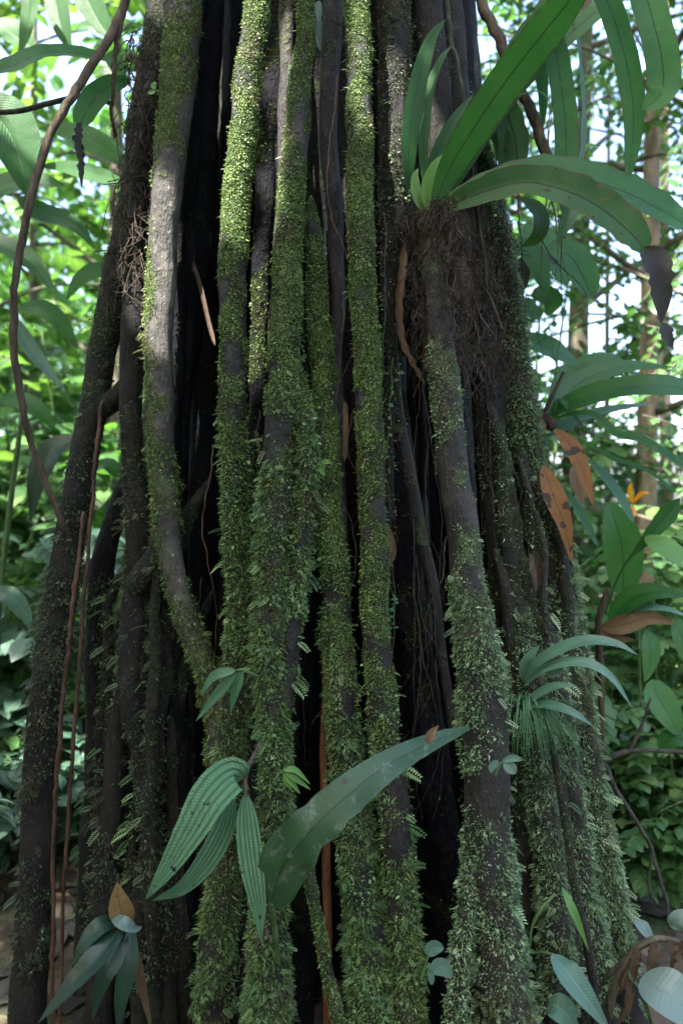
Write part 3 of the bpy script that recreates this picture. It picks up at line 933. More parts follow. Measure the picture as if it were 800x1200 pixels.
def stem_part(parent, name, mat, pts, w0, w1=None, Y=None, n=24, bump=.08):
    q = px(pts, Y)
    ym = np.mean([a[1] for a in q])
    w1 = w0 if w1 is None else w1
    mb = MB()
    c = spline(q, n)
    tube(mb, c, np.linspace(w0, w1, n) / FPX * ym * .5, 8, bump, 40)
    return mb.build(name, M[mat], parent)


# -- bird's nest fern on the upper right of the skirt
FERN = thing('birds_nest_fern', 'big strap-fronded fern rooted high on the mossy roots with long arching fronds', 'fern', P(508, 245, 1.84))
F = lambda m, pts, w, **kw: leaf_part(FERN, 'frond', m, pts, w, **{'prof': 'strap', 'fold': .12, 'n': 34, **kw})
F('fern', [(509, 240, 1.83), (528, 195, 1.80), (560, 142, 1.75), (602, 82, 1.70), (648, 24, 1.64), (700, -40, 1.58)], 42, normal=(.25, -1, -.1), wave=.03, fold=.08)
F('fern', [(514, 245, 1.86), (575, 217, 1.84), (640, 203, 1.82), (700, 213, 1.80), (760, 238, 1.79), (835, 282, 1.78)], 62, normal=(.1, -.8, .5), wave=.05, fold=.15)
F('fern_old', [(514, 246, 1.83), (560, 226, 1.79), (612, 213, 1.76), (660, 222, 1.73), (702, 242, 1.72), (742, 276, 1.71), (756, 296, 1.71)], 46, normal=(.1, -1, .1), wave=.08, fold=.25, ragged=.2)
F('fern', [(510, 238, 1.87), (572, 118, 1.9), (622, 36, 1.93), (645, 40, 1.94), (660, 120, 1.94), (663, 190, 1.93), (658, 250, 1.92)], 30, normal=(.1, -1, .1), wave=.04)
F('fern', [(512, 238, 1.88), (596, 84, 1.98), (648, 2, 2.0), (670, 20, 2.0), (681, 95, 2.0), (682, 170, 2.0), (672, 208, 2.0)], 26, normal=(.9, -.5, .1), wave=.04)
F('fern', [(512, 238, 1.88), (604, 76, 1.9), (664, -20, 1.88), (703, -12, 1.85), (728, 50, 1.83), (742, 130, 1.82), (736, 212, 1.82)], 29, normal=(-.1, -1, .1), wave=.05)
F('fern', [(514, 240, 1.88), (606, 72, 1.86), (690, -60, 1.8), (742, -35, 1.76), (768, 35, 1.74), (777, 85, 1.74), (772, 112, 1.74), (752, 128, 1.75)], 38, normal=(-.2, -1, .2), wave=.05)
F('fern', [(478, 225, 1.86), (480, 160, 1.83), (490, 95, 1.82), (505, 45, 1.82), (522, 22, 1.83)], 24, normal=(.3, -1, 0), prof='lance')
F('fern', [(497, 232, 1.86), (510, 185, 1.84), (532, 140, 1.84), (556, 108, 1.86)], 17, normal=(.4, -1, .2), prof='lance')
F('fern_old', [(520, 240, 1.9), (556, 140, 2.0), (585, 120, 2.0), (602, 158, 2.0), (608, 205, 2.0)], 34, normal=(.1, -1, .2), wave=.08)
F('fern_old', [(520, 240, 1.9), (560, 160, 1.98), (582, 155, 1.98), (592, 180, 1.98), (594, 215, 1.98)], 22, normal=(-.2, -1, .2), wave=.08)
F('fern', [(560, 140, 1.83), (585, 124, 1.82), (612, 110, 1.81), (634, 108, 1.8), (647, 124, 1.8)], 10, normal=(0, -.6, .8), prof='lance')
F('fern', [(512, 240, 1.87), (560, 160, 1.95), (598, 96, 1.99), (622, 62, 2.0), (634, 92, 2.0), (636, 150, 2.0)], 18, normal=(.3, -1, .1), wave=.05)
F('fern', [(512, 240, 1.87), (548, 180, 1.93), (572, 140, 1.96), (584, 134, 1.96), (588, 176, 1.96)], 16, normal=(.3, -1, .1), wave=.05)
F('fern', [(516, 243, 1.88), (600, 110, 1.95), (690, 20, 1.98), (760, -20, 1.98), (830, -10, 1.98)], 26, normal=(.1, -.8, .5), wave=.05)
F('fern', [(500, 235, 1.86), (496, 170, 1.86), (502, 110, 1.86), (516, 70, 1.86), (530, 52, 1.87)], 14, normal=(-.3, -1, 0), prof='lance')
F('young', [(497, 250, 1.84), (489, 230, 1.83), (486, 208, 1.83), (490, 196, 1.83)], 13, prof='lance', label='small young frond of pale green')
F('young', [(500, 248, 1.83), (500, 220, 1.82), (508, 195, 1.81), (522, 178, 1.81)], 15, prof='lance', label='small young frond of pale green')
F('young', [(500, 236, 1.83), (510, 215, 1.82), (522, 205, 1.82)], 12, prof='lance', label='small young frond of pale green')
F('dead_black', [(752, 290, 1.71), (766, 312, 1.71), (772, 345, 1.72), (774, 380, 1.73)], 42, prof='lance', normal=(.2, -1, 0), wave=.05, wf=2, ragged=.35, curl=.3, label='blackened dead frond tip hanging down')
F('dead_black', [(776, 378, 1.73), (782, 394, 1.73), (788, 408, 1.74)], 20, prof='lance', normal=(.2, -1, 0), wave=.05, wf=2, ragged=.3, label='blackened dead frond tip hanging down')
F('fern_old', [(612, 232, 1.9), (632, 250, 1.9), (630, 275, 1.9), (610, 290, 1.92)], 26, normal=(.5, -1, .1), prof='lance')
F('bluegreen', [(676, 200, 1.95), (672, 235, 1.95), (664, 262, 1.95), (650, 285, 1.96)], 22, normal=(-.4, -1, .1), prof='lance')
# fibrous root mass below the fern
b = MB()
for i in range(760):
    x, y = random.gauss(520, 30), 232 + 190 * random.random() ** 1.2
    x = max(470, min(600, x + (y - 240) * .14 + 14 * math.sin(y * .05)))
    Y = 1.80 + abs(x - 520) * .0022 - .03 * random.random()
    l = random.uniform(8, 60)
    p = [(x, y, Y), (x + random.gauss(0, 11), y + l * .5, Y - .015 * random.random()), (x + random.gauss(0, 12), y + l, Y - .02 * random.random())]
    tube(b, spline(px(p), 8), random.uniform(.0004, .0012), 4, cap=False)
c = spline(px([(508, 232, 1.88), (516, 270, 1.88), (526, 330, 1.89), (528, 390, 1.92), (524, 430, 1.95)]), 40)
tube(b, c, np.interp(np.linspace(0, 1, 40), [0, .15, .5, 1], [.03, .06, .07, .025]), 24, .3, 30)
b.build('root_ball', M['fibre'], FERN)
mb = MB()
N = 4200
p = []
for _ in range(N):
    y = 232 + 190 * random.random() ** 1.3
    x = random.gauss(516 + (y - 240) * .12 + 9 * math.sin(y * .06), 20 + 12 * math.sin((y - 225) * .016))
    p.append(P(x, y, 1.80 + abs(x - 522) * .0022 + .03 * math.sin(x * .2) * math.sin(y * .13) - .02 * random.random()))
p = np.array(p)
scatter(mb, T_CHIP, p, rdir(N) + [0, -.3, -.5], rdir(N), R.uniform(.003, .010, N), R.uniform(.5, 1.2, N))
mb.build('root_moss', M['humus'], FERN)
for pts, w in (([(474, 285, 1.87), (470, 320, 1.86), (466, 360, 1.86), (470, 400, 1.86), (484, 430, 1.86), (497, 452, 1.87)], 10), ([(507, 262, 1.84), (500, 310, 1.83), (503, 355, 1.83), (497, 392, 1.83), (496, 435, 1.85)], 10)):
    F('dead', pts, w, prof='blunt', normal=(.2, -1, 0), wave=.3, curl=.4, twist=.8, label='withered brown frond hanging against the roots')
for pts, w in (([(528, 258), (540, 290), (552, 330), (560, 365), (580, 395)], 4), ([(556, 235), (562, 270), (568, 300), (570, 340)], 5), ([(562, 330), (575, 350), (588, 385)], 3), ([(505, 250), (500, 290), (496, 330)], 3)):
    stem_part(FERN, 'rootlet', 'vine', pts, w, 2, 1.86)

# -- seedlings and small epiphytes standing on the roots
def seedling(name, label, cat, base, leaves, stems, mat, prof='lance', Y=1.7, **kw):
    t = thing(name, label, cat, P(*base, Y))
    for q in stems:
        stem_part(t, 'stem', 'stem', q, 3.5, 2.2, Y, 10)
    for q, w in leaves:
        leaf_part(t, 'leaf', mat, q, w, prof, Y=Y, n=18, **kw)
    return t


S = thing('ribbed_leaf_seedling', 'seedling with three long pale ribbed leaves full of insect holes hanging before the roots', 'seedling', P(290, 895, 1.62))
stem_part(S, 'stem', 'vine', [(306, 870, 1.68), (296, 888, 1.62), (289, 905, 1.56), (287, 925, 1.53), (289, 935, 1.52)], 5, 4)
leaf_part(S, 'leaf', 'ribbed', [(284, 912, 1.54), (270, 910, 1.51), (246, 934, 1.48), (224, 972, 1.46), (198, 1015, 1.45), (170, 1055, 1.45)], 50, lambda v: np.sin(np.pi * np.clip(v, 0, 1) ** .62) ** .8, normal=(-.35, -1, .35), fold=.1, n=40, m=12, wave=.02)
leaf_part(S, 'leaf', 'ribbed', [(272, 930, 1.53), (262, 970, 1.52), (242, 1008, 1.51), (214, 1040, 1.5), (178, 1056, 1.5)], 30, 'lance', normal=(.5, -1, .3), fold=.15, n=36, m=10, wave=.03)
leaf_part(S, 'leaf', 'ribbed', [(288, 930, 1.52), (290, 970, 1.50), (296, 1020, 1.49), (303, 1065, 1.49), (306, 1106, 1.49)], 30, 'lance', normal=(.1, -1, .1), fold=.12, n=36, m=10, wave=.03)

S = thing('strap_leaf_plant', 'single long leathery dark leaf blotched with lichen slanting across the mossy roots', 'plant', P(330, 1080, 1.5))
leaf_part(S, 'leaf', 'lichen_leaf', [(316, 1062, 1.50), (330, 1018, 1.47), (358, 980, 1.45), (396, 942, 1.46), (446, 902, 1.50), (500, 872, 1.56), (550, 852, 1.62)], 62,
          lambda v: np.interp(v, [0, .06, .2, .4, .6, .8, .93, 1], [.42, .8, 1, .85, .66, .42, .24, .1]), normal=(-.1, -1, .35), fold=-.16, n=80, m=14, wave=.10, wf=5, ragged=.22)
stem_part(S, 'stem', 'stem', [(318, 1058, 1.50), (322, 1090, 1.56), (326, 1130, 1.66)], 6, 6)
leaf_part(S, 'dead_flake', 'dead', [(500, 872, 1.555), (505, 860, 1.55), (514, 850, 1.55)], 11, 'lance', normal=(0, -1, .4), curl=.4, n=10)

seedling('palmate_seedling', 'little seedling of three glossy narrow leaves left of the leafy root', 'seedling', (290, 788), [([(276, 786), (252, 792), (234, 815)], 13), ([(277, 788), (256, 812), (229, 846)], 14), ([(284, 787), (277, 806), (270, 836)], 14)], [[(300, 792), (284, 785), (276, 786)]], 'seedling', normal=(-.2, -.9, .5))
seedling('palmate_seedling', 'tiny bright green seedling of drooping narrow leaflets above the lichen-blotched leaf', 'seedling', (330, 905), [([(332, 903), (346, 903), (364, 920)], 8), ([(333, 905), (348, 914), (364, 926)], 8), ([(333, 906), (342, 918), (352, 931)], 8), ([(332, 906), (336, 917), (342, 927)], 7)], [[(322, 915), (328, 906), (333, 904)]], 'young', Y=1.6, normal=(0, -.8, .6))
seedling('palmate_seedling', 'tiny three-leaved sprout on the moss where two central roots part', 'seedling', (376, 545), [([(374, 544), (370, 548), (366, 553)], 7), ([(375, 544), (377, 552), (381, 558)], 8), ([(376, 543), (382, 541), (388, 543)], 7)], [[(372, 552), (374, 546), (375, 543)]], 'young', Y=1.79)
seedling('round_leaf_seedling', 'small seedling with round grey-green leaves low against the dark inner root', 'seedling', (498, 1125), [([(500, 1120), (508, 1111), (520, 1112)], 17), ([(506, 1140), (517, 1133), (529, 1146)], 20), ([(502, 1128), (505, 1145), (506, 1155)], 8)], [[(493, 1150), (498, 1132), (502, 1120)], [(498, 1132), (506, 1140)]], 'bluegreen', 'ellip', Y=1.64)
seedling('round_leaf_seedling', 'two-leaved seedling on the brown root right of the dark hollow', 'seedling', (590, 895), [([(590, 893), (598, 900), (604, 907)], 14), ([(588, 893), (600, 889), (612, 891)], 8), ([(584, 892), (577, 898), (575, 906)], 9)], [[(580, 910), (585, 897), (590, 893)]], 'bluegreen', 'ellip', Y=1.63)
seedling('creeping_seedling', 'tiny two-leaved sprout on the sunlit left root near the top', 'seedling', (181, 105), [([(182, 104), (180, 100), (182, 95)], 7), ([(182, 106), (177, 108), (173, 108)], 6)], [[(186, 108), (183, 105)]], 'young', 'ellip', Y=1.93)

# -- grassy fern at the right of the skirt
S = thing('grass_fern', 'tufted epiphyte with glossy blue-green straps and hair-thin blades on the mossy right roots', 'fern', P(612, 815, 1.78))
for pts, w in (([(612, 800, 1.8), (636, 772, 1.74), (680, 752, 1.68), (720, 754, 1.64), (748, 768, 1.62)], 19), ([(612, 805, 1.8), (640, 783, 1.73), (680, 776, 1.67), (714, 792, 1.64), (742, 832, 1.63)], 17),
               ([(612, 798, 1.82), (618, 775, 1.8), (632, 756, 1.79)], 15), ([(614, 800, 1.82), (632, 776, 1.79), (648, 760, 1.78)], 13),
               ([(606, 832, 1.8), (630, 814, 1.74), (652, 804, 1.7), (674, 804, 1.68)], 16), ([(606, 834, 1.8), (635, 826, 1.72), (668, 834, 1.66), (696, 852, 1.64)], 16), ([(640, 790, 1.74), (652, 786, 1.73), (656, 772, 1.73)], 14)):
    leaf_part(S, 'frond', 'bluegreen', pts, w, 'lance', normal=(0, -.7, .7), fold=.15, n=26)
mb = MB()
for i in range(70):
    a = random.uniform(-.3, 1.0)
    l = random.uniform(30, 80)
    x0, y0 = random.uniform(604, 622), random.uniform(815, 840)
    blade(mb, px([(x0, y0, 1.78), (x0 + l * .45 * a + 4, y0 + l * .1 - 6, 1.74), (x0 + l * .75 * a + 6, y0 + l * .5, 1.72), (x0 + l * .9 * a + 8, y0 + l, 1.73)]), .0028, (0, -1, .3), 'grass', 12, 2)
mb.build('grass_blades', M['seedling'], S)['kind'] = 'stuff'

# -- left: epiphyte fronds, dead leaf, vines
S = thing('strap_epiphyte', 'dark strap frond and drooping leaf reaching out of the fibrous upper left root', 'fern', P(152, 85, 2.12))
leaf_part(S, 'frond', 'fern', [(158, 84, 2.12), (128, 70, 2.02), (90, 62, 1.96), (48, 62, 1.9), (10, 78, 1.86), (-40, 84, 1.84)], 28, 'strap', normal=(0, -.9, .4), n=30, wave=.04)
leaf_part(S, 'frond', 'fern', [(150, 92, 2.1), (128, 100, 2.04), (108, 118, 2.0), (93, 146, 1.98)], 30, lambda v: np.interp(v, [0, .2, .6, .9, 1], [.3, .8, 1, .8, .5]), normal=(.3, -1, .2), n=20)
leaf_part(S, 'dead_tip', 'dead_black', [(95, 142, 1.98), (91, 165, 1.98), (95, 190, 1.98), (96, 220, 1.98)], 15, 'lance', wave=.5, ragged=.6, curl=.3, n=30)
stem_part(S, 'stem', 'vine_dark', [(132, 122, 2.1), (105, 111, 2.05), (60, 120, 2.0), (20, 130, 1.96), (-20, 131, 1.95)], 6, 6)
b = MB()
for i in range(260):
    x, y = random.uniform(148, 186), random.uniform(30, 330)
    x -= max(0, y - 150) * .1
    p = [(x, y, 2.08), (x + random.gauss(-4, 7), y + random.uniform(-10, 20), 2.04), (x + random.gauss(-6, 12), y + random.uniform(0, 50), 2.05)]
    tube(b, spline(px(p), 7), random.uniform(.0006, .0018), 4, cap=False)
b.build('root_fibre', M['fibre'], S)

def vine(label, pts, w0, w1, Y=None, mat='vine', name='hanging_vine', extra=None, bump=.15):
    q = px(pts, Y)
    t = MB()
    n = 80
    c = spline(q, n)
    c = c + .004 * np.stack([noise(c, 25), noise(c + 4, 25), c[:, 0] * 0], -1)
    tube(t, c, np.linspace(w0, w1, n) / FPX * q[0][1] * .5, 9, bump, 60)
    for e in (extra or []):
        q2 = spline(px(e[0], Y), 30)
        tube(t, q2, np.linspace(e[1], e[2], 30) / FPX * q[0][1] * .5, 7, bump, 60)
    return tag(t.build(name, M[mat]), label, 'vine')


vine('thick brown vine curving down from the top left before the green leaves', [(165, -60, 2.1), (152, -15, 2.02), (132, 40, 1.95), (95, 95, 1.9), (62, 150, 1.88), (40, 210, 1.87), (28, 270, 1.87), (20, 330, 1.87), (16, 400, 1.88), (25, 470, 1.9), (40, 525, 1.93), (60, 580, 1.96), (78, 625, 1.98)], 10, 7)
vine('thin straight brown vine dropping beside the fibrous upper left root', [(155, -60, 2.0), (148, 0, 1.98), (138, 50, 1.97), (133, 90, 1.97), (130, 130, 2.0), (134, 160, 2.04)], 7, 4)
vine('thin reddish aerial root hanging just right of the leaning left root', [(120, 470, 2.12), (112, 540, 2.08), (106, 610, 2.06), (100, 690, 2.05), (96, 760, 2.04), (88, 850, 2.03), (81, 940, 2.02), (76, 1030, 2.02), (70, 1200, 2.0), (66, 1300, 2.0)], 5, 4, mat='red_root', name='aerial_root')
vine('thin reddish aerial root clinging along the leaning left root', [(98, 600, 2.06), (88, 690, 2.02), (82, 750, 2.0), (74, 820, 1.99), (68, 900, 1.98), (63, 1000, 1.97), (60, 1200, 1.96), (58, 1310, 1.95)], 5, 5, mat='red_root', name='aerial_root')
vine('stout brown stem crossing behind the fern fronds', [(545, -60, 2.1), (566, 0, 2.06), (590, 60, 2.02), (612, 110, 2.0), (630, 150, 1.98), (643, 194, 1.97)], 13, 12)
vine('dark thin cord hanging beside the upper right root', [(522, -40, 1.95), (530, 40, 1.93), (540, 100, 1.92), (548, 160, 1.94), (552, 210, 1.97)], 5, 4, mat='vine_dark')
vine('pale slanting twig wedged in the dark hollow at left', [(170, 845, 2.05), (190, 830, 2.05), (212, 816, 2.06)], 5, 4)
vine('bare dark branch sagging before the reddish trunk', [(690, 850, 2.2), (706, 890, 2.2), (722, 925, 2.2), (744, 962, 2.2), (764, 1000, 2.2), (778, 1040, 2.2), (785, 1090, 2.2)], 6, 4, mat='vine_dark', name='bare_branch',
     extra=[([(698, 900, 2.2), (720, 886, 2.2), (745, 880, 2.2), (800, 882, 2.2), (840, 890, 2.2)], 8, 4), ([(735, 884, 2.2), (752, 850, 2.2), (762, 818, 2.2)], 5, 3), ([(764, 1000, 2.2), (760, 1030, 2.2), (764, 1060, 2.2)], 4, 2)])
S = thing('creeping_climber', 'thread-thin climber with tiny paired leaves on a slim dark root', 'climber', P(452, 700, 1.88))
c = spline(px([(461, 420, 1.9), (458, 500, 1.88), (453, 580, 1.87), (450, 640, 1.86), (458, 690, 1.86), (466, 735, 1.86)]), 60)
c = c + .008 * np.stack([noise(c, 14), noise(c + 2, 14), c[:, 0] * 0], -1)
b = MB()
tube(b, c, .0012, 5)
b.build('stem', M['stem'], S)
mb = MB()
i = np.repeat(np.arange(4, 60, 1), 2)
sd = np.tile([-1, 1], len(i) // 2)
kp = R.random(len(i)) < .45
i, sd = i[kp], sd[kp]
scatter(mb, T_BROAD, c[i], np.stack([sd * 1.0, -.4 + 0 * sd, -.1 + 0 * sd], -1) + rdir(len(i)) * .7, np.array([0, -.7, .7]) + rdir(len(i)) * .6, R.uniform(.005, .013, len(i)))
mb.build('leaves', M['seedling'], S)
tag(leaf_part(None, 'dead_leaf', 'dead', [(452, 612), (459, 636), (460, 652), (453, 668)], 9, 'lance', Y=1.84, curl=.3), 'curled brown dead leaf caught on the slim dark root', 'leaf')
tag(leaf_part(None, 'dead_leaf', 'fibre', [(622, 648), (626, 662), (628, 680), (624, 700)], 17, 'lance', Y=1.9, curl=.5, wave=.2), 'pale shrivelled leaf hanging on the humped right root', 'leaf')
tag(leaf_part(None, 'dead_leaf', 'dead', [(404, 470, 1.9), (405, 500, 1.9), (404, 540, 1.9)], 6, 'blunt', curl=.3), 'narrow brown dead strip between two central roots', 'leaf')
tag(leaf_part(None, 'dead_leaf', 'dead_fan', [(226, 305, 2.06), (236, 340, 2.05), (244, 375, 2.04), (252, 405, 2.02)], 5, 'blunt', curl=.4), 'rusty dead strip leaning in the dark gap at left', 'leaf')
tag(leaf_part(None, 'bark_flake', 'palegrey', [(374, 0, 1.96), (370, 20, 1.955), (372, 40, 1.955), (376, 60, 1.96)], 18, 'lance', normal=(-.2, -1, 0), curl=.3, ragged=.4, wave=.1), 'whitish peeling bark flake at the top of the bare dark root', 'bark')

# -- lower left: dark-leaved plant with a dead leaf
S = thing('dark_leaf_plant', 'drooping plant with dark blue-green leaves and one upright brown leaf by the left roots', 'plant', P(152, 1130, 1.8))
stem_part(S, 'stem', 'stem', [(176, 1200, 1.85), (160, 1120, 1.82), (150, 1080, 1.78)], 5, 4)
for m, pts, w, nm in (('dark_leaf', [(148, 1080, 1.76), (120, 1115, 1.7), (88, 1150, 1.66), (44, 1200, 1.64)], 34, (-.4, -.8, .6)), ('dark_leaf', [(146, 1078, 1.78), (120, 1085, 1.74), (100, 1105, 1.72), (82, 1135, 1.72)], 26, (-.3, -.7, .7)),
                      ('dark_leaf', [(148, 1085, 1.76), (134, 1120, 1.72), (120, 1150, 1.7), (108, 1196, 1.7)], 26, (.3, -1, .3)), ('dark_leaf', [(154, 1085, 1.76), (150, 1130, 1.73), (142, 1170, 1.72), (138, 1215, 1.72)], 24, (.5, -1, .2)),
                      ('palegrey', [(132, 1074, 1.75), (144, 1082, 1.72), (158, 1088, 1.73), (166, 1086, 1.75)], 17, (0, -.6, .8)), ('dead_tan', [(150, 1086, 1.76), (143, 1070, 1.75), (139, 1054, 1.75), (137, 1034, 1.76)], 30, (.3, -1, .1)),
                      ('dead', [(154, 1104, 1.8), (160, 1130, 1.79), (168, 1165, 1.79), (178, 1210, 1.8)], 14, (.3, -1, .1))):
    leaf_part(S, 'leaf', m, pts, w, 'lance', normal=nm, n=24, wave=.05, label='dead brown leaf standing upright' if m == 'dead_tan' else None)

# -- bottom right: blue-green leaf, grass blade, dead fan, pale leaf
S = thing('lance_leaf_plant', 'plant with a grey-green lance leaf and a rounder one below the right roots', 'plant', P(622, 1150, 1.75))
leaf_part(S, 'leaf', 'bluegreen', [(648, 1118, 1.66), (664, 1140, 1.62), (688, 1172, 1.6), (716, 1212, 1.6)], 34, 'lance', normal=(.4, -.9, .4), n=26, fold=.2)
leaf_part(S, 'leaf', 'bluegreen', [(642, 1178, 1.66), (652, 1180, 1.64), (664, 1190, 1.63), (672, 1206, 1.63)], 32, 'ellip', normal=(.2, -.8, .6), n=20)
stem_part(S, 'stem', 'stem', [(618, 1118, 1.72), (634, 1117, 1.69), (648, 1119, 1.66)], 3, 3)
stem_part(S, 'stem', 'stem', [(620, 1145, 1.72), (634, 1142, 1.69), (650, 1139, 1.66)], 3, 3)
stem_part(S, 'stem', 'stem', [(620, 1110, 1.73), (622, 1090, 1.72), (632, 1068, 1.71), (650, 1048, 1.72)], 4, 4)
tag(leaf_part(None, 'strap_leaf', 'young', [(658, 1040, 1.74), (668, 1062, 1.71), (678, 1085, 1.7), (690, 1116, 1.7)], 12, 'lance', normal=(.4, -1, .2), fold=.3), 'single bright green strap leaf arching down the right roots', 'leaf')

S = thing('dead_fan_leaf', 'withered brown fan leaf on a bent stalk at the lower right', 'dead leaf', P(735, 1290, 1.9))
stem_part(S, 'stalk', 'trunk_dark', [(700, 1290, 1.9), (712, 1200, 1.88), (722, 1150, 1.86), (742, 1116, 1.84), (770, 1100, 1.83), (802, 1106, 1.84)], 11, 6)
stem_part(S, 'stalk', 'vine_dark', [(702, 1152, 1.88), (720, 1136, 1.86), (745, 1118, 1.84)], 8, 7)
for pts, w in (([(748, 1112, 1.83), (742, 1130, 1.82), (744, 1150, 1.82)], 20), ([(764, 1104, 1.82), (762, 1126, 1.81), (766, 1148, 1.81)], 24), ([(782, 1102, 1.82), (786, 1120, 1.81), (784, 1142, 1.82)], 20), ([(798, 1102, 1.82), (806, 1120, 1.82), (812, 1138, 1.82)], 20),
               ([(728, 1140, 1.86), (734, 1170, 1.84), (722, 1206, 1.84)], 20), ([(736, 1128, 1.85), (728, 1150, 1.84), (728, 1165, 1.84)], 10)):
    leaf_part(S, 'leaf_segment', 'dead_fan', pts, w * .8, 'lance', normal=(random.uniform(-.6, .6), -1, .1), wave=.25, wf=4, curl=.5, ragged=.5, twist=random.uniform(-.8, .8), n=26)
S = thing('pale_leaf_plant', 'large pale grey-green leaf lying low at the right edge', 'plant', P(800, 1300, 1.9))
leaf_part(S, 'leaf', 'palegrey', [(750, 1148, 1.8), (775, 1160, 1.76), (800, 1178, 1.74), (840, 1215, 1.74)], 56, 'ellip', normal=(.1, -.75, .7), n=26)
leaf_part(S, 'leaf', 'palegrey', [(745, 1078, 1.95), (754, 1088, 1.93), (766, 1104, 1.93)], 16, 'ellip', normal=(.2, -.8, .6), n=16)
leaf_part(S, 'leaf', 'palegrey', [(784, 1086, 1.95), (800, 1078, 1.93), (830, 1080, 1.93)], 22, 'ellip', normal=(.2, -.8, .6), n=16)
stem_part(S, 'stem', 'stem', [(790, 1320, 1.9), (770, 1230, 1.85), (750, 1148, 1.8)], 5, 4)

# -- right: second fern with orange dead fronds, broad-leaved plant, orange bract
S = thing('birds_nest_fern', 'fern on the right flank with long flat green fronds and two orange dead fronds', 'fern', P(632, 492, 2.15))
for m, pts, w, pr, nm in (
        ('banana', [(598, 396, 2.2), (622, 400, 2.15), (650, 412, 2.1), (678, 428, 2.1)], 40, 'ellip', (0, -.7, .7)),
        ('banana', [(640, 490, 2.15), (664, 474, 2.1), (712, 458, 2.05), (770, 452, 2.0), (850, 462, 2.0)], 34, 'strap', (0, -.8, .6)),
        ('banana', [(640, 488, 2.2), (680, 448, 2.25), (730, 430, 2.25), (790, 430, 2.25)], 30, 'lance', (0, -.8, .6)),
        ('banana', [(640, 490, 2.2), (660, 440, 2.3), (700, 420, 2.3), (728, 425, 2.3), (736, 448, 2.3)], 20, 'lance', (0, -.8, .6)),
        ('bluegreen', [(640, 512, 2.15), (672, 494, 2.15), (715, 480, 2.12), (770, 472, 2.1)], 24, 'lance', (0, -.6, .8)),
        ('fern', [(640, 492, 2.12), (690, 484, 2.05), (722, 508, 2.02), (752, 515, 2.0), (800, 545, 2.0), (830, 565, 2.0)], 14, 'strap', (.1, -.8, .6)),
        ('fern', [(690, 520, 2.1), (720, 538, 2.08), (755, 550, 2.06), (798, 580, 2.06)], 9, 'lance', (.1, -.8, .6)),
        ('fern', [(634, 500, 2.12), (640, 520, 2.1), (636, 545, 2.1), (640, 560, 2.1)], 9, 'lance', (.5, -.8, 0)),
        ('fern', [(640, 556, 2.1), (664, 580, 2.08), (682, 606, 2.06), (700, 640, 2.06)], 14, 'strap', (.5, -.8, .3)),
        ('banana', [(690, 538, 2.2), (708, 558, 2.18), (726, 582, 2.17), (742, 612, 2.17)], 18, 'strap', (.5, -.8, .3)),
        ('fern', [(640, 495, 2.12), (656, 470, 2.1), (674, 490, 2.08), (694, 512, 2.06)], 10, 'lance', (.3, -.8, .5)),
        ('dead_orange', [(650, 502, 2.04), (668, 522, 1.99), (684, 556, 1.97), (696, 596, 1.97)], 26, 'lance', (.3, -1, .1)),
        ('dead_orange', [(636, 545, 1.95), (648, 580, 1.92), (660, 612, 1.91), (670, 660, 1.91)], 30, 'lance', (.2, -1, .1)),
        ('dead', [(638, 490, 2.1), (628, 512, 2.08), (628, 540, 2.08)], 16, 'lance', (.2, -1, .1)),
        ('dead', [(675, 545, 2.15), (676, 565, 2.13), (684, 592, 2.13)], 22, 'lance', (.2, -1, .1))):
    o = leaf_part(S, 'frond', m, pts, w, pr, normal=nm, n=26, wave=.07 if 'dead' in m else .03, fold=.15)
    if 'dead' in m:
        o['label'] = 'orange dead frond hanging down' if 'orange' in m else 'brown dead frond hanging down'
stem_part(S, 'stalk', 'vine', [(632, 494, 2.12), (645, 468, 2.1), (660, 436, 2.1)], 5, 4)
stem_part(S, 'root_crown', 'fibre', [(622, 500, 2.15), (632, 490, 2.12), (650, 500, 2.1)], 22, 14)

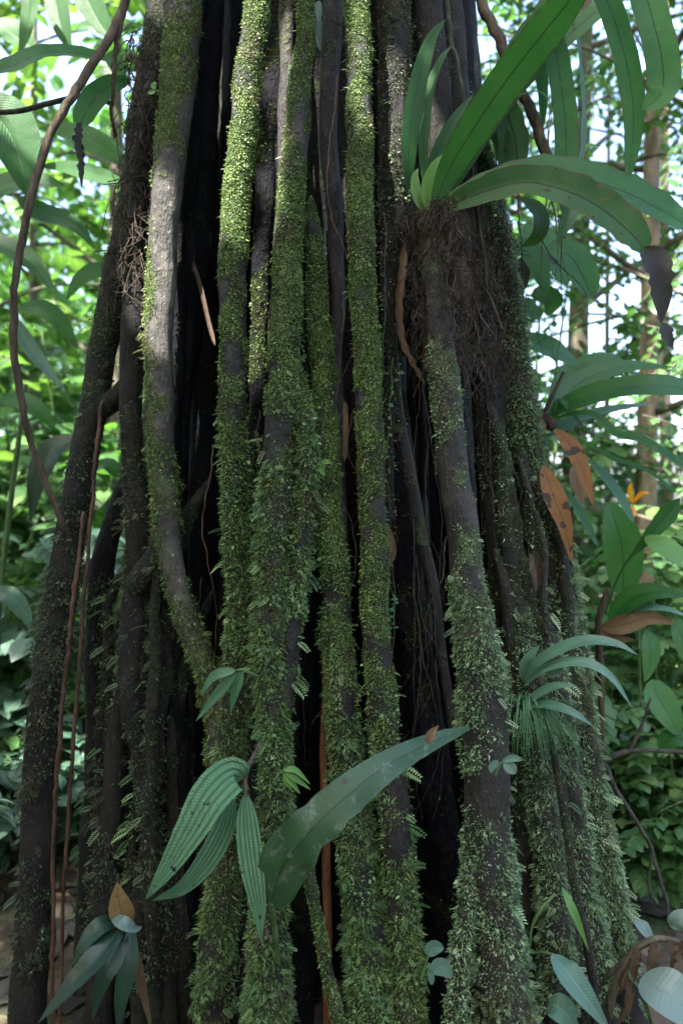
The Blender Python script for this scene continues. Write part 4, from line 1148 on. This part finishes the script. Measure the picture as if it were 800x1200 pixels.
S = thing('broad_leaf_plant', 'broad-leaved plant with an upright paddle leaf and a pleated brown leaf right of the roots', 'plant', P(705, 1120, 2.4))
stem_part(S, 'stem', 'vine', [(690, 1130, 2.4), (702, 940, 2.4), (704, 800, 2.4), (700, 735, 2.4), (712, 690, 2.4)], 8, 8)
for m, pts, w, pr, nm in (
        ('banana', [(730, 700, 2.4), (730, 655, 2.38), (724, 620, 2.37), (712, 588, 2.37)], 48, 'ellip', (0, -1, .1)),
        ('fern', [(708, 720, 2.35), (728, 668, 2.32), (760, 628, 2.3), (780, 604, 2.3), (796, 584, 2.3)], 26, lambda v: np.interp(v, [0, .35, .5, .8, 1], [.12, .15, .7, 1, .1]), (.4, -.9, .2)),
        ('young', [(756, 628, 2.3), (776, 640, 2.26), (800, 656, 2.25), (826, 680, 2.25)], 34, 'lance', (.1, -.8, .6)),
        ('fern', [(712, 728, 2.35), (738, 704, 2.3), (768, 694, 2.27), (815, 700, 2.26)], 34, 'lance', (0, -.7, .7)),
        ('bluegreen', [(716, 726, 2.33), (750, 714, 2.28), (780, 714, 2.25), (825, 730, 2.24)], 16, 'lance', (0, -.5, .9)),
        ('dead', [(704, 736, 2.34), (730, 732, 2.3), (760, 724, 2.27), (793, 732, 2.26)], 24, 'lance', (0, -1, .2)),
        ('dead', [(704, 738, 2.34), (720, 748, 2.32), (745, 750, 2.3)], 14, 'lance', (0, -1, .2)),
        ('banana', [(756, 738, 2.3), (762, 760, 2.29), (760, 780, 2.29), (755, 800, 2.29)], 28, 'lance', (.3, -1, .1)),
        ('banana', [(764, 796, 2.3), (770, 815, 2.29), (784, 838, 2.28), (796, 862, 2.28)], 36, 'ellip', (.1, -1, .2)),
        ('banana', [(790, 724, 2.3), (800, 750, 2.29), (806, 780, 2.29)], 26, 'ellip', (.1, -1, .2)),
        ('fern', [(770, 876, 2.3), (790, 866, 2.28), (820, 872, 2.28)], 26, 'ellip', (.1, -.6, .8))):
    o = leaf_part(S, 'leaf', m, pts, w, pr, normal=nm, n=26, wave=.04, fold=.15)
    if m == 'dead':
        o['label'] = 'brown pleated dead leaf'
S = thing('orange_flower', 'small orange and yellow flower bract before the pale trunk', 'flower', P(745, 640, 3.0))
for pts, w in (([(738, 590, 3), (730, 582, 2.98), (727, 572, 2.97)], 7), ([(740, 590, 3), (738, 574, 2.98), (740, 564, 2.97)], 7), ([(740, 590, 3), (752, 578, 2.98), (762, 578, 2.97)], 6), ([(740, 592, 3), (742, 600, 2.98), (743, 606, 2.97)], 7)):
    leaf_part(S, 'petal', 'petal', pts, w, 'lance', n=10)
stem_part(S, 'stem', 'stem', [(741, 592, 3), (748, 700, 3.05), (750, 1030, 3.1)], 3, 4)

# ================================================================ setting: ground, sky, forest
def ground_z(x, y):
    return .05 * noise(np.stack([np.asarray(x), np.asarray(y), np.asarray(x) * 0], -1), .8) + .03 * noise(np.stack([np.asarray(x), np.asarray(y), np.asarray(x) * 0], -1), 2.5, 1)


g = MB()
ax = np.concatenate([-np.geomspace(400, 8, 22), np.linspace(-7.6, 7.6, 77), np.geomspace(8, 400, 22)])
gx, gy = np.meshgrid(ax, ax + 4, indexing='ij')
near = np.clip(1 - np.hypot(gx, gy - 4) / 60, 0, 1)
gz = ground_z(gx.ravel(), gy.ravel()).reshape(gx.shape) * near
n = len(ax)
i, j = np.meshgrid(np.arange(n - 1), np.arange(n - 1), indexing='ij')
a = i * n + j
g.add(np.stack([gx, gy, gz], -1), np.zeros((n * n, 3)), None, np.stack([a, a + n, a + n + 1, a + 1], -1).reshape(-1, 4))
tag(g.build('ground', M['ground']), kind='structure')
# fallen leaves
lb = MB()
N = 14000
x, y = R.uniform(-6, 6, N), R.uniform(.8, 11, N)
z = ground_z(x, y) + .012
scatter(lb, T_BROAD, np.stack([x, y, z], -1), np.stack([*R.normal(size=(2, N)), R.uniform(-.1, .25, N)], -1), np.array([0, 0, 1.0]) + rdir(N) * .3, R.uniform(.05, .14, N), R.uniform(.7, 1.2, N))
tag(lb.build('leaf_litter', M['litter']), kind='stuff')


def shrub(name, label, base, h, spread, stems, leaf, mat, per=26, tm=T_BROAD, wid=1.0, group=None, cat='shrub', smat='stem', twigs=5):
    t = thing(name, label, cat, base, group)
    sb, lb = MB(), MB()
    for k in range(stems):
        a = random.uniform(0, 6.28)
        hh = h * random.uniform(.6, 1.05)
        top = np.array([base[0] + spread * math.cos(a) * random.uniform(.3, 1), base[1] + spread * math.sin(a) * random.uniform(.3, 1), base[2] + hh])
        c = spline([np.array(base), np.array(base) * .5 + top * .5 + np.array([0, 0, hh * .1]), top], 16)
        tube(sb, c, np.linspace(.012, .004, 16) * (h / 1.5) ** .5, 5)
        for q in range(twigs):
            p0 = c[random.randrange(4, 16)]
            d = np.array([math.cos(a + random.gauss(0, 1.4)), math.sin(a + random.gauss(0, 1.4)), random.uniform(-.1, .6)])
            L = spread * random.uniform(.4, .9)
            pos = twig_leaves(lb, p0, d, L, per // 2, leaf, tm, .3, wid)
            tube(sb, np.vstack([p0, pos]), .003, 4, cap=False)
    sb.build('stem', M[smat], t)
    lb.build('foliage', M[mat], t)
    return t


def forest_tree(name, label, base, h, r, crown, nbranch, leaf, mat, bark, per=14, lean=(0, 0), crown_z=(.45, 1), group=None, twigs=7, path=None):
    t = thing(name, label, 'tree', base, group)
    sb, lb = MB(), MB()
    top = np.array(base) + np.array([lean[0], lean[1], h])
    if path is None:
        path = [np.array(base) - [0, 0, .1], np.array(base) * .6 + top * .4 + np.array([random.gauss(0, .06), random.gauss(0, .06), 0]), top]
    c = spline(path, 50)
    tube(sb, c, np.interp(np.linspace(0, 1, 50), [0, .06, .3, 1], [r * 1.5, r * 1.1, r, r * .3]), 14, .08, 5)
    sb.build('trunk', M[bark], t)
    bb = MB()
    for k in range(nbranch):
        f = crown_z[0] + (crown_z[1] - crown_z[0]) * (k + random.random()) / nbranch
        p0 = c[min(49, int(f * 49))]
        a = k * 2.4 + random.random()
        L = crown * (1.1 - .5 * abs(f - .6)) * random.uniform(.5, 1.1)
        tip = p0 + np.array([L * math.cos(a), L * math.sin(a), random.uniform(-.15, .45) * L])
        bc = spline([p0, p0 * .5 + tip * .5 + [0, 0, .12 * L], tip], 12)
        tube(bb, bc, np.linspace(r * .3 + .004, .004, 12), 5)
        for q in range(twigs):
            q0 = bc[random.randrange(3, 12)] + R.normal(size=3) * .08 * crown
            d = np.array([math.cos(a + random.gauss(0, 1.2)), math.sin(a + random.gauss(0, 1.2)), random.uniform(-.4, .4)])
            pos = twig_leaves(lb, q0, d, random.uniform(.3, .6) * min(1.6, crown), per, leaf)
            tube(bb, np.vstack([q0, pos]), .004, 4, cap=False)
    tag(bb.build('branch', M['trunk_dark'], t), kind='stuff')
    lb.build('crown', M[mat], t)
    return t


# traced big leaves of the gingers at the upper left
S = thing('ginger_plant', 'tall ginger with long ribbed leaves beside the upper left roots', 'plant', P(-60, 1090, 2.75))
stem_part(S, 'stem', 'stem', [(-60, 1090, 2.75), (-40, 600, 2.75), (-30, 200, 2.75), (-20, -200, 2.75)], 14, 9)
for pts, w in (([(-30, 130), (0, 140), (22, 180), (34, 235)], 74), ([(148, 192), (112, 168), (80, 154), (44, 150)], 36), ([(146, 214), (110, 204), (78, 196), (44, 194)], 24), ([(-40, 260), (0, 222), (40, 212), (78, 218)], 44),
               ([(-40, 60), (0, 34), (24, 46), (46, 60)], 40), ([(30, -40), (36, 0), (30, 40), (22, 66)], 22), ([(60, -50), (66, 0), (74, 36), (84, 62)], 28), ([(90, -60), (100, -10), (120, 30), (140, 50)], 34), ([(88, 34), (104, 30), (118, 36), (128, 44)], 20), ([(128, 60), (134, 80), (128, 100), (118, 116)], 34)):
    leaf_part(S, 'leaf', 'ginger', pts, w, 'lance', Y=2.7 + random.uniform(-.12, .25), normal=(random.uniform(-.3, .3), -.8, random.uniform(.1, .6)), n=22, wave=.03)
S = thing('ginger_plant', 'lower ginger with glossy leaves and a drooping dark leaf by the leaning left root', 'plant', P(-30, 1060, 2.9))
stem_part(S, 'stem', 'stem', [(-30, 1060, 2.9), (0, 700, 2.9), (30, 450, 2.9)], 9, 6)
for m, pts, w in (('bluegreen', [(18, 372), (34, 405), (52, 430), (78, 460)], 20), ('ginger', [(20, 360), (50, 362), (74, 382), (92, 410)], 26), ('dark_leaf', [(92, 512), (62, 528), (44, 560), (36, 612)], 34), ('ginger', [(0, 470), (24, 470), (50, 484), (66, 506)], 26),
                  ('ginger', [(140, 560), (128, 545), (112, 548), (96, 566)], 20), ('bluegreen', [(-10, 690), (14, 700), (30, 720), (36, 740)], 24), ('ginger', [(130, 320), (112, 318), (92, 330), (78, 352)], 26), ('ginger', [(20, 230), (50, 250), (84, 262), (112, 290)], 34), ('fol_dark', [(-20, 280), (10, 290), (40, 310), (66, 346)], 34)):
    leaf_part(S, 'leaf', m, pts, w, 'lance', Y=2.75 + random.uniform(-.15, .2), normal=(random.uniform(-.3, .3), -.7, random.uniform(.2, .7)), n=22, wave=.03)
S = thing('heart_leaf_plant', 'climber with rounded dark leaves behind the fern on the upper right', 'plant', P(600, 330, 2.35))
stem_part(S, 'stem', 'stem', [(560, 420, 2.3), (590, 350, 2.35), (605, 290, 2.35), (612, 262, 2.35)], 4, 3)
for m, pts, w in (('fern', [(606, 268), (632, 280), (650, 306), (664, 336)], 48), ('fern', [(640, 290), (668, 300), (684, 326), (694, 350)], 46), ('ginger', [(598, 285), (616, 292), (630, 310), (640, 345)], 30), ('dead_black', [(616, 298), (612, 318), (614, 340)], 18), ('dead_black', [(652, 282), (648, 295), (650, 310)], 14),
                  ('ginger', [(622, 346), (636, 346), (648, 352), (640, 370)], 26), ('fern', [(588, 315), (598, 326), (606, 340), (612, 348)], 22), ('fern', [(604, 352), (614, 360), (624, 366), (636, 368)], 30)):
    leaf_part(S, 'leaf', m, pts, w, 'ellip', Y=2.3 + random.uniform(-.08, .12), normal=(random.uniform(-.3, .3), -.9, random.uniform(.1, .5)), n=20)


def at(pxl, Y):
    x = (pxl - 400) / FPX * Y
    return (x, Y, float(ground_z(np.array([x]), np.array([Y]))[0]))


# trunks
forest_tree('forest_tree', 'pale slender trunk standing behind the orange flower', at(742, 5.2), 9.5, .075, 1.9, 14, .11, 'fol_mid', 'trunk_red', path=[np.array(at(738, 5.2)) - [0, 0, .1], P(744, 850, 5.2), P(757, 560, 5.2), P(762, 250, 5.2), P(768, -100, 5.2), np.array([2.1, 5.3, 9])], crown_z=(.34, 1))
forest_tree('forest_tree', 'dark mossy trunk half hidden behind the rounded climber leaves', at(668, 5.8), 8.5, .08, 1.8, 11, .08, 'fol_mid', 'trunk_dark', path=[np.array(at(668, 5.8)) - [0, 0, .1], P(674, 500, 5.8), P(680, 300, 5.8), P(688, 0, 5.8), np.array([1.9, 5.8, 8.5])], crown_z=(.42, 1))
forest_tree('forest_tree', 'thin grey trunk at the far right edge above the fern', at(785, 7.5), 9, .06, 2.0, 9, .08, 'fol_light', 'trunk_pale', crown_z=(.38, 1))
forest_tree('forest_tree', 'grey trunk in the far leaves beside the upper left roots', at(134, 6.4), 9, .07, 2.2, 16, .12, 'fol_light', 'trunk_dark', crown_z=(.28, 1))
forest_tree('forest_tree', 'slim tree deep among the left leaves', at(40, 7.5), 8, .06, 2.3, 18, .13, 'fol_mid', 'trunk_dark', crown_z=(.2, 1), per=18)
forest_tree('forest_tree', 'slim leafy tree at the left edge behind the vine', at(-40, 5.5), 7, .05, 2.0, 18, .13, 'fol_light', 'trunk_dark', crown_z=(.25, 1))
forest_tree('forest_tree', 'sapling with small leaves against the bright sky at right', at(800, 4.4), 5.5, .03, 1.3, 16, .06, 'fol_mid', 'trunk_dark', crown_z=(.25, 1), twigs=12, per=18)
forest_tree('forest_tree', 'small-leaved sapling between the two right trunks', at(715, 6.8), 6, .03, 1.6, 18, .07, 'fol_dark', 'trunk_dark', crown_z=(.2, 1), twigs=12, per=18)
forest_tree('forest_tree', 'small-leaved sapling showing between fern and trunk', at(610, 5.5), 6, .03, 1.4, 16, .065, 'fol_mid', 'trunk_dark', crown_z=(.25, 1), twigs=12, per=18)

# shrubs of the understorey, each with its own spot
LEFT = [(40, 3.4, .5, .3, .07, 'fol_mid', 'small herb on the litter left of the leaning root'), (-25, 3.9, .8, .4, .085, 'fol_mid', 'leafy herb at the left edge above the litter'), (88, 4.2, .9, .4, .07, 'fol_light', 'bright herb showing behind the aerial roots'), (10, 2.9, .42, .26, .08, 'fol_blue', 'pale broad herb on the litter in the lower left corner'), (-10, 4.6, .6, .4, .1, 'fol_light', 'light herb on the litter at the left edge'), (95, 3.3, .4, .25, .08, 'fol_blue', 'pale herb seen between the aerial roots'), (-45, 4.4, 2.3, .7, .13, 'fol_mid', 'small-leaved shrub behind the lower ginger'), (35, 5.2, 2.9, .8, .12, 'fol_dark', 'dark small-leaved shrub behind the brown vine'), (100, 5.4, 2.4, .7, .1, 'fol_mid', 'small-leaved shrub behind the leaning root'), (-20, 3.6, 1.5, .5, .15, 'fol_blue', 'bluish broad-leaved shrub low beside the leaning left root'), (60, 4.6, 1.9, .6, .16, 'fol_mid', 'leafy shrub glimpsed left of the leaning root'), (115, 4.0, 1.3, .5, .12, 'fol_light', 'light green shrub in the gap between the two left roots'),
        (-60, 5.4, 2.6, .8, .18, 'fol_light', 'tall yellowish shrub at the left edge'), (20, 6.2, 2.4, .8, .15, 'fol_mid', 'mid green shrub farther back on the left'), (120, 6.8, 2.8, .8, .14, 'fol_dark', 'dark shrub behind the gap in the left roots'),
        (-30, 3.2, .45, .3, .13, 'fol_blue', 'low pale herb on the litter at lower left'), (70, 3.9, .5, .35, .12, 'fol_blue', 'low herb on the litter between left root and aerial roots'), (20, 8.5, 3.6, 1.0, .18, 'fol_light', 'tall sunlit shrub far back on the left'), (110, 9.0, 4.0, 1.0, .18, 'fol_mid', 'tall shrub far back beside the upper left roots'), (-80, 8.0, 4.2, 1.1, .2, 'fol_mid', 'tallest shrub far back at the left edge')]
RIGHT = [(715, 2.7, .5, .28, .05, 'fol_mid', 'fine-leaved herb on the litter below the bare branch'), (800, 2.8, .62, .3, .055, 'fol_light', 'fine-leaved light herb under the bare branch at the edge'), (755, 3.6, .55, .3, .06, 'fol_dark', 'dark herb at the foot of the reddish trunk'),
         (690, 6.4, 3.4, .8, .075, 'fol_mid', 'tall small-leaved shrub behind the second fern'), (610, 5.0, 3.2, .6, .07, 'fol_dark', 'tall dark shrub close behind the right roots'), (830, 6.2, 2.2, .8, .075, 'fol_mid', 'small-leaved shrub at the right edge behind the sapling'), (730, 3.0, .75, .35, .055, 'fol_mid', 'small-leaved herb just behind the dead fan leaf'), (795, 3.1, .6, .35, .06, 'fol_blue', 'bluish herb behind the pale leaf at the right edge'), (800, 4.6, .95, .45, .065, 'fol_light', 'light herb between the reddish trunk and the skirt of roots'), (700, 3.5, .6, .35, .055, 'fol_light', 'light low herb at the foot of the right roots'),
         (830, 3.3, 1.1, .45, .065, 'fol_mid', 'herb at the right edge under the broad-leaved plant'), (770, 3.4, .9, .45, .07, 'fol_mid', 'leafy shrub low at the right edge'), (820, 4.0, 1.5, .6, .08, 'fol_light', 'bright shrub half out of view at the right edge'), (690, 4.2, 1.0, .42, .07, 'fol_mid', 'low shrub pressed against the skirt of roots'), (680, 5.0, 1.5, .6, .1, 'fol_dark', 'dark low shrub before the mossy trunk'),
         (790, 5.6, 1.4, .6, .1, 'fol_light', 'pale shrub behind the reddish trunk'), (740, 6.6, 1.6, .7, .1, 'fol_mid', 'shrub at the foot of the thin grey trunk'), (640, 6.0, 2.0, .7, .1, 'fol_mid', 'shrub seen between the roots and the second fern'), (700, 8.0, 2.0, .8, .12, 'fol_light', 'sunlit shrub far back on the right'), (840, 7.5, 1.9, .8, .12, 'fol_mid', 'shrub far back at the right edge')]
for pxl, Y, h, sp, lf, m, lab in LEFT + RIGHT:
    shrub('understorey_shrub', lab, at(pxl, Y), h, sp, 7 if h > .5 else 5, lf, m, per=18 if lf > .09 else 26, twigs=7 if lf > .09 else 11, group='shrubs of the forest understorey')

# the forest farther off reads as one mass
fb = MB()
for side, x0, x1, cnt in ((-1, -16, -1.5, 7500), (1, 2.5, 14, 350), (0, -6, 3, 1500)):
    for k in range(cnt // 26):
        Y = random.uniform(10, 22)
        cx = random.uniform(x0, x1) * Y / 14
        cz = random.uniform(0, 9 if side < 0 else 2.4) * random.uniform(.4, 1) if side else random.uniform(0, 7)
        n = 60
        p = np.array([cx, Y, cz]) + R.normal(size=(n, 3)) * [.8, .8, .55]
        p[:, 2] = np.abs(p[:, 2])
        scatter(fb, T_BROAD, p, rdir(n) * [1, 1, .4] + [0, 0, -.4], np.array([0, 0, 1.0]) + rdir(n) * .5, R.uniform(.16, .32, n))
tag(fb.build('far_forest', M['fol_mid']), 'leafy mass of forest far behind the trees', 'forest', kind='stuff')

# unseen leaf screen added beside and behind the camera to dim the front light
fb = MB()
N = 9000
az = R.uniform(math.radians(140), math.radians(385), N)
rad = R.uniform(5.5, 8.5, N)
zz = R.uniform(0, 1, N) * np.where(np.abs(az - math.radians(235)) < .4, 7, 10)
p = np.stack([rad * np.cos(az), .5 + rad * np.sin(az), zz], -1)
p = p[noise(p, .9) > np.where((az > math.radians(310)), 9, -.9)]
N = len(p)
scatter(fb, T_BROAD, p, rdir(N) * [1, 1, .4] + [0, 0, -.4], np.array([0, 0, .7]) + rdir(N), R.uniform(.3, .55, N))
tag(fb.build('unseen_leaf_screen', M['fol_dark']), kind='stuff')

# ================================================================ world, sun, camera
w = bpy.data.worlds.new('World')
SC.world = w
w.use_nodes = True
nt = w.node_tree
nt.nodes.clear()
sky = nt.nodes.new('ShaderNodeTexSky')
sky.sky_type = 'NISHITA'
sky.sun_disc = False
sky.sun_elevation = math.asin(SUN[2])
sky.sun_rotation = math.atan2(SUN[0], SUN[1])
sky.air_density = 1.0
sky.dust_density = 4.0
sky.ozone_density = 1.0
bg = nt.nodes.new('ShaderNodeBackground')
bg.inputs['Strength'].default_value = .15
ow = nt.nodes.new('ShaderNodeOutputWorld')
nt.links.new(sky.outputs[0], bg.inputs[0])
nt.links.new(bg.outputs[0], ow.inputs[0])

sl = bpy.data.lights.new('sun', 'SUN')
sl.energy = 5.0
sl.angle = math.radians(.5)
sl.color = (1, .95, .87)
so = bpy.data.objects.new('sun', sl)
COL.objects.link(so)
so.rotation_euler = Vector((-SUN[0], -SUN[1], -SUN[2])).to_track_quat('-Z', 'Y').to_euler()
so.location = (-2, -2, 12)

cd = bpy.data.cameras.new('camera')
cd.sensor_fit = 'HORIZONTAL'
cd.sensor_width = 24
cd.lens = 28
cd.clip_start = .05
cd.clip_end = 2000
cd.dof.use_dof = True
cd.dof.focus_distance = 1.8
cd.dof.aperture_fstop = 2.3
co = bpy.data.objects.new('camera', cd)
COL.objects.link(co)
co.location = (0, 0, CAM_Z)
co.rotation_euler = (math.radians(90), 0, 0)
SC.camera = co

SC.render.engine = 'CYCLES'
cy = SC.cycles
cy.use_denoising = True
cy.max_bounces = 6
cy.diffuse_bounces = 4
cy.glossy_bounces = 2
cy.transmission_bounces = 4
cy.caustics_reflective = cy.caustics_refractive = False
vs = SC.view_settings
vs.view_transform = 'Standard'
vs.look = 'None'
vs.exposure = 2.85
vs.gamma = 1
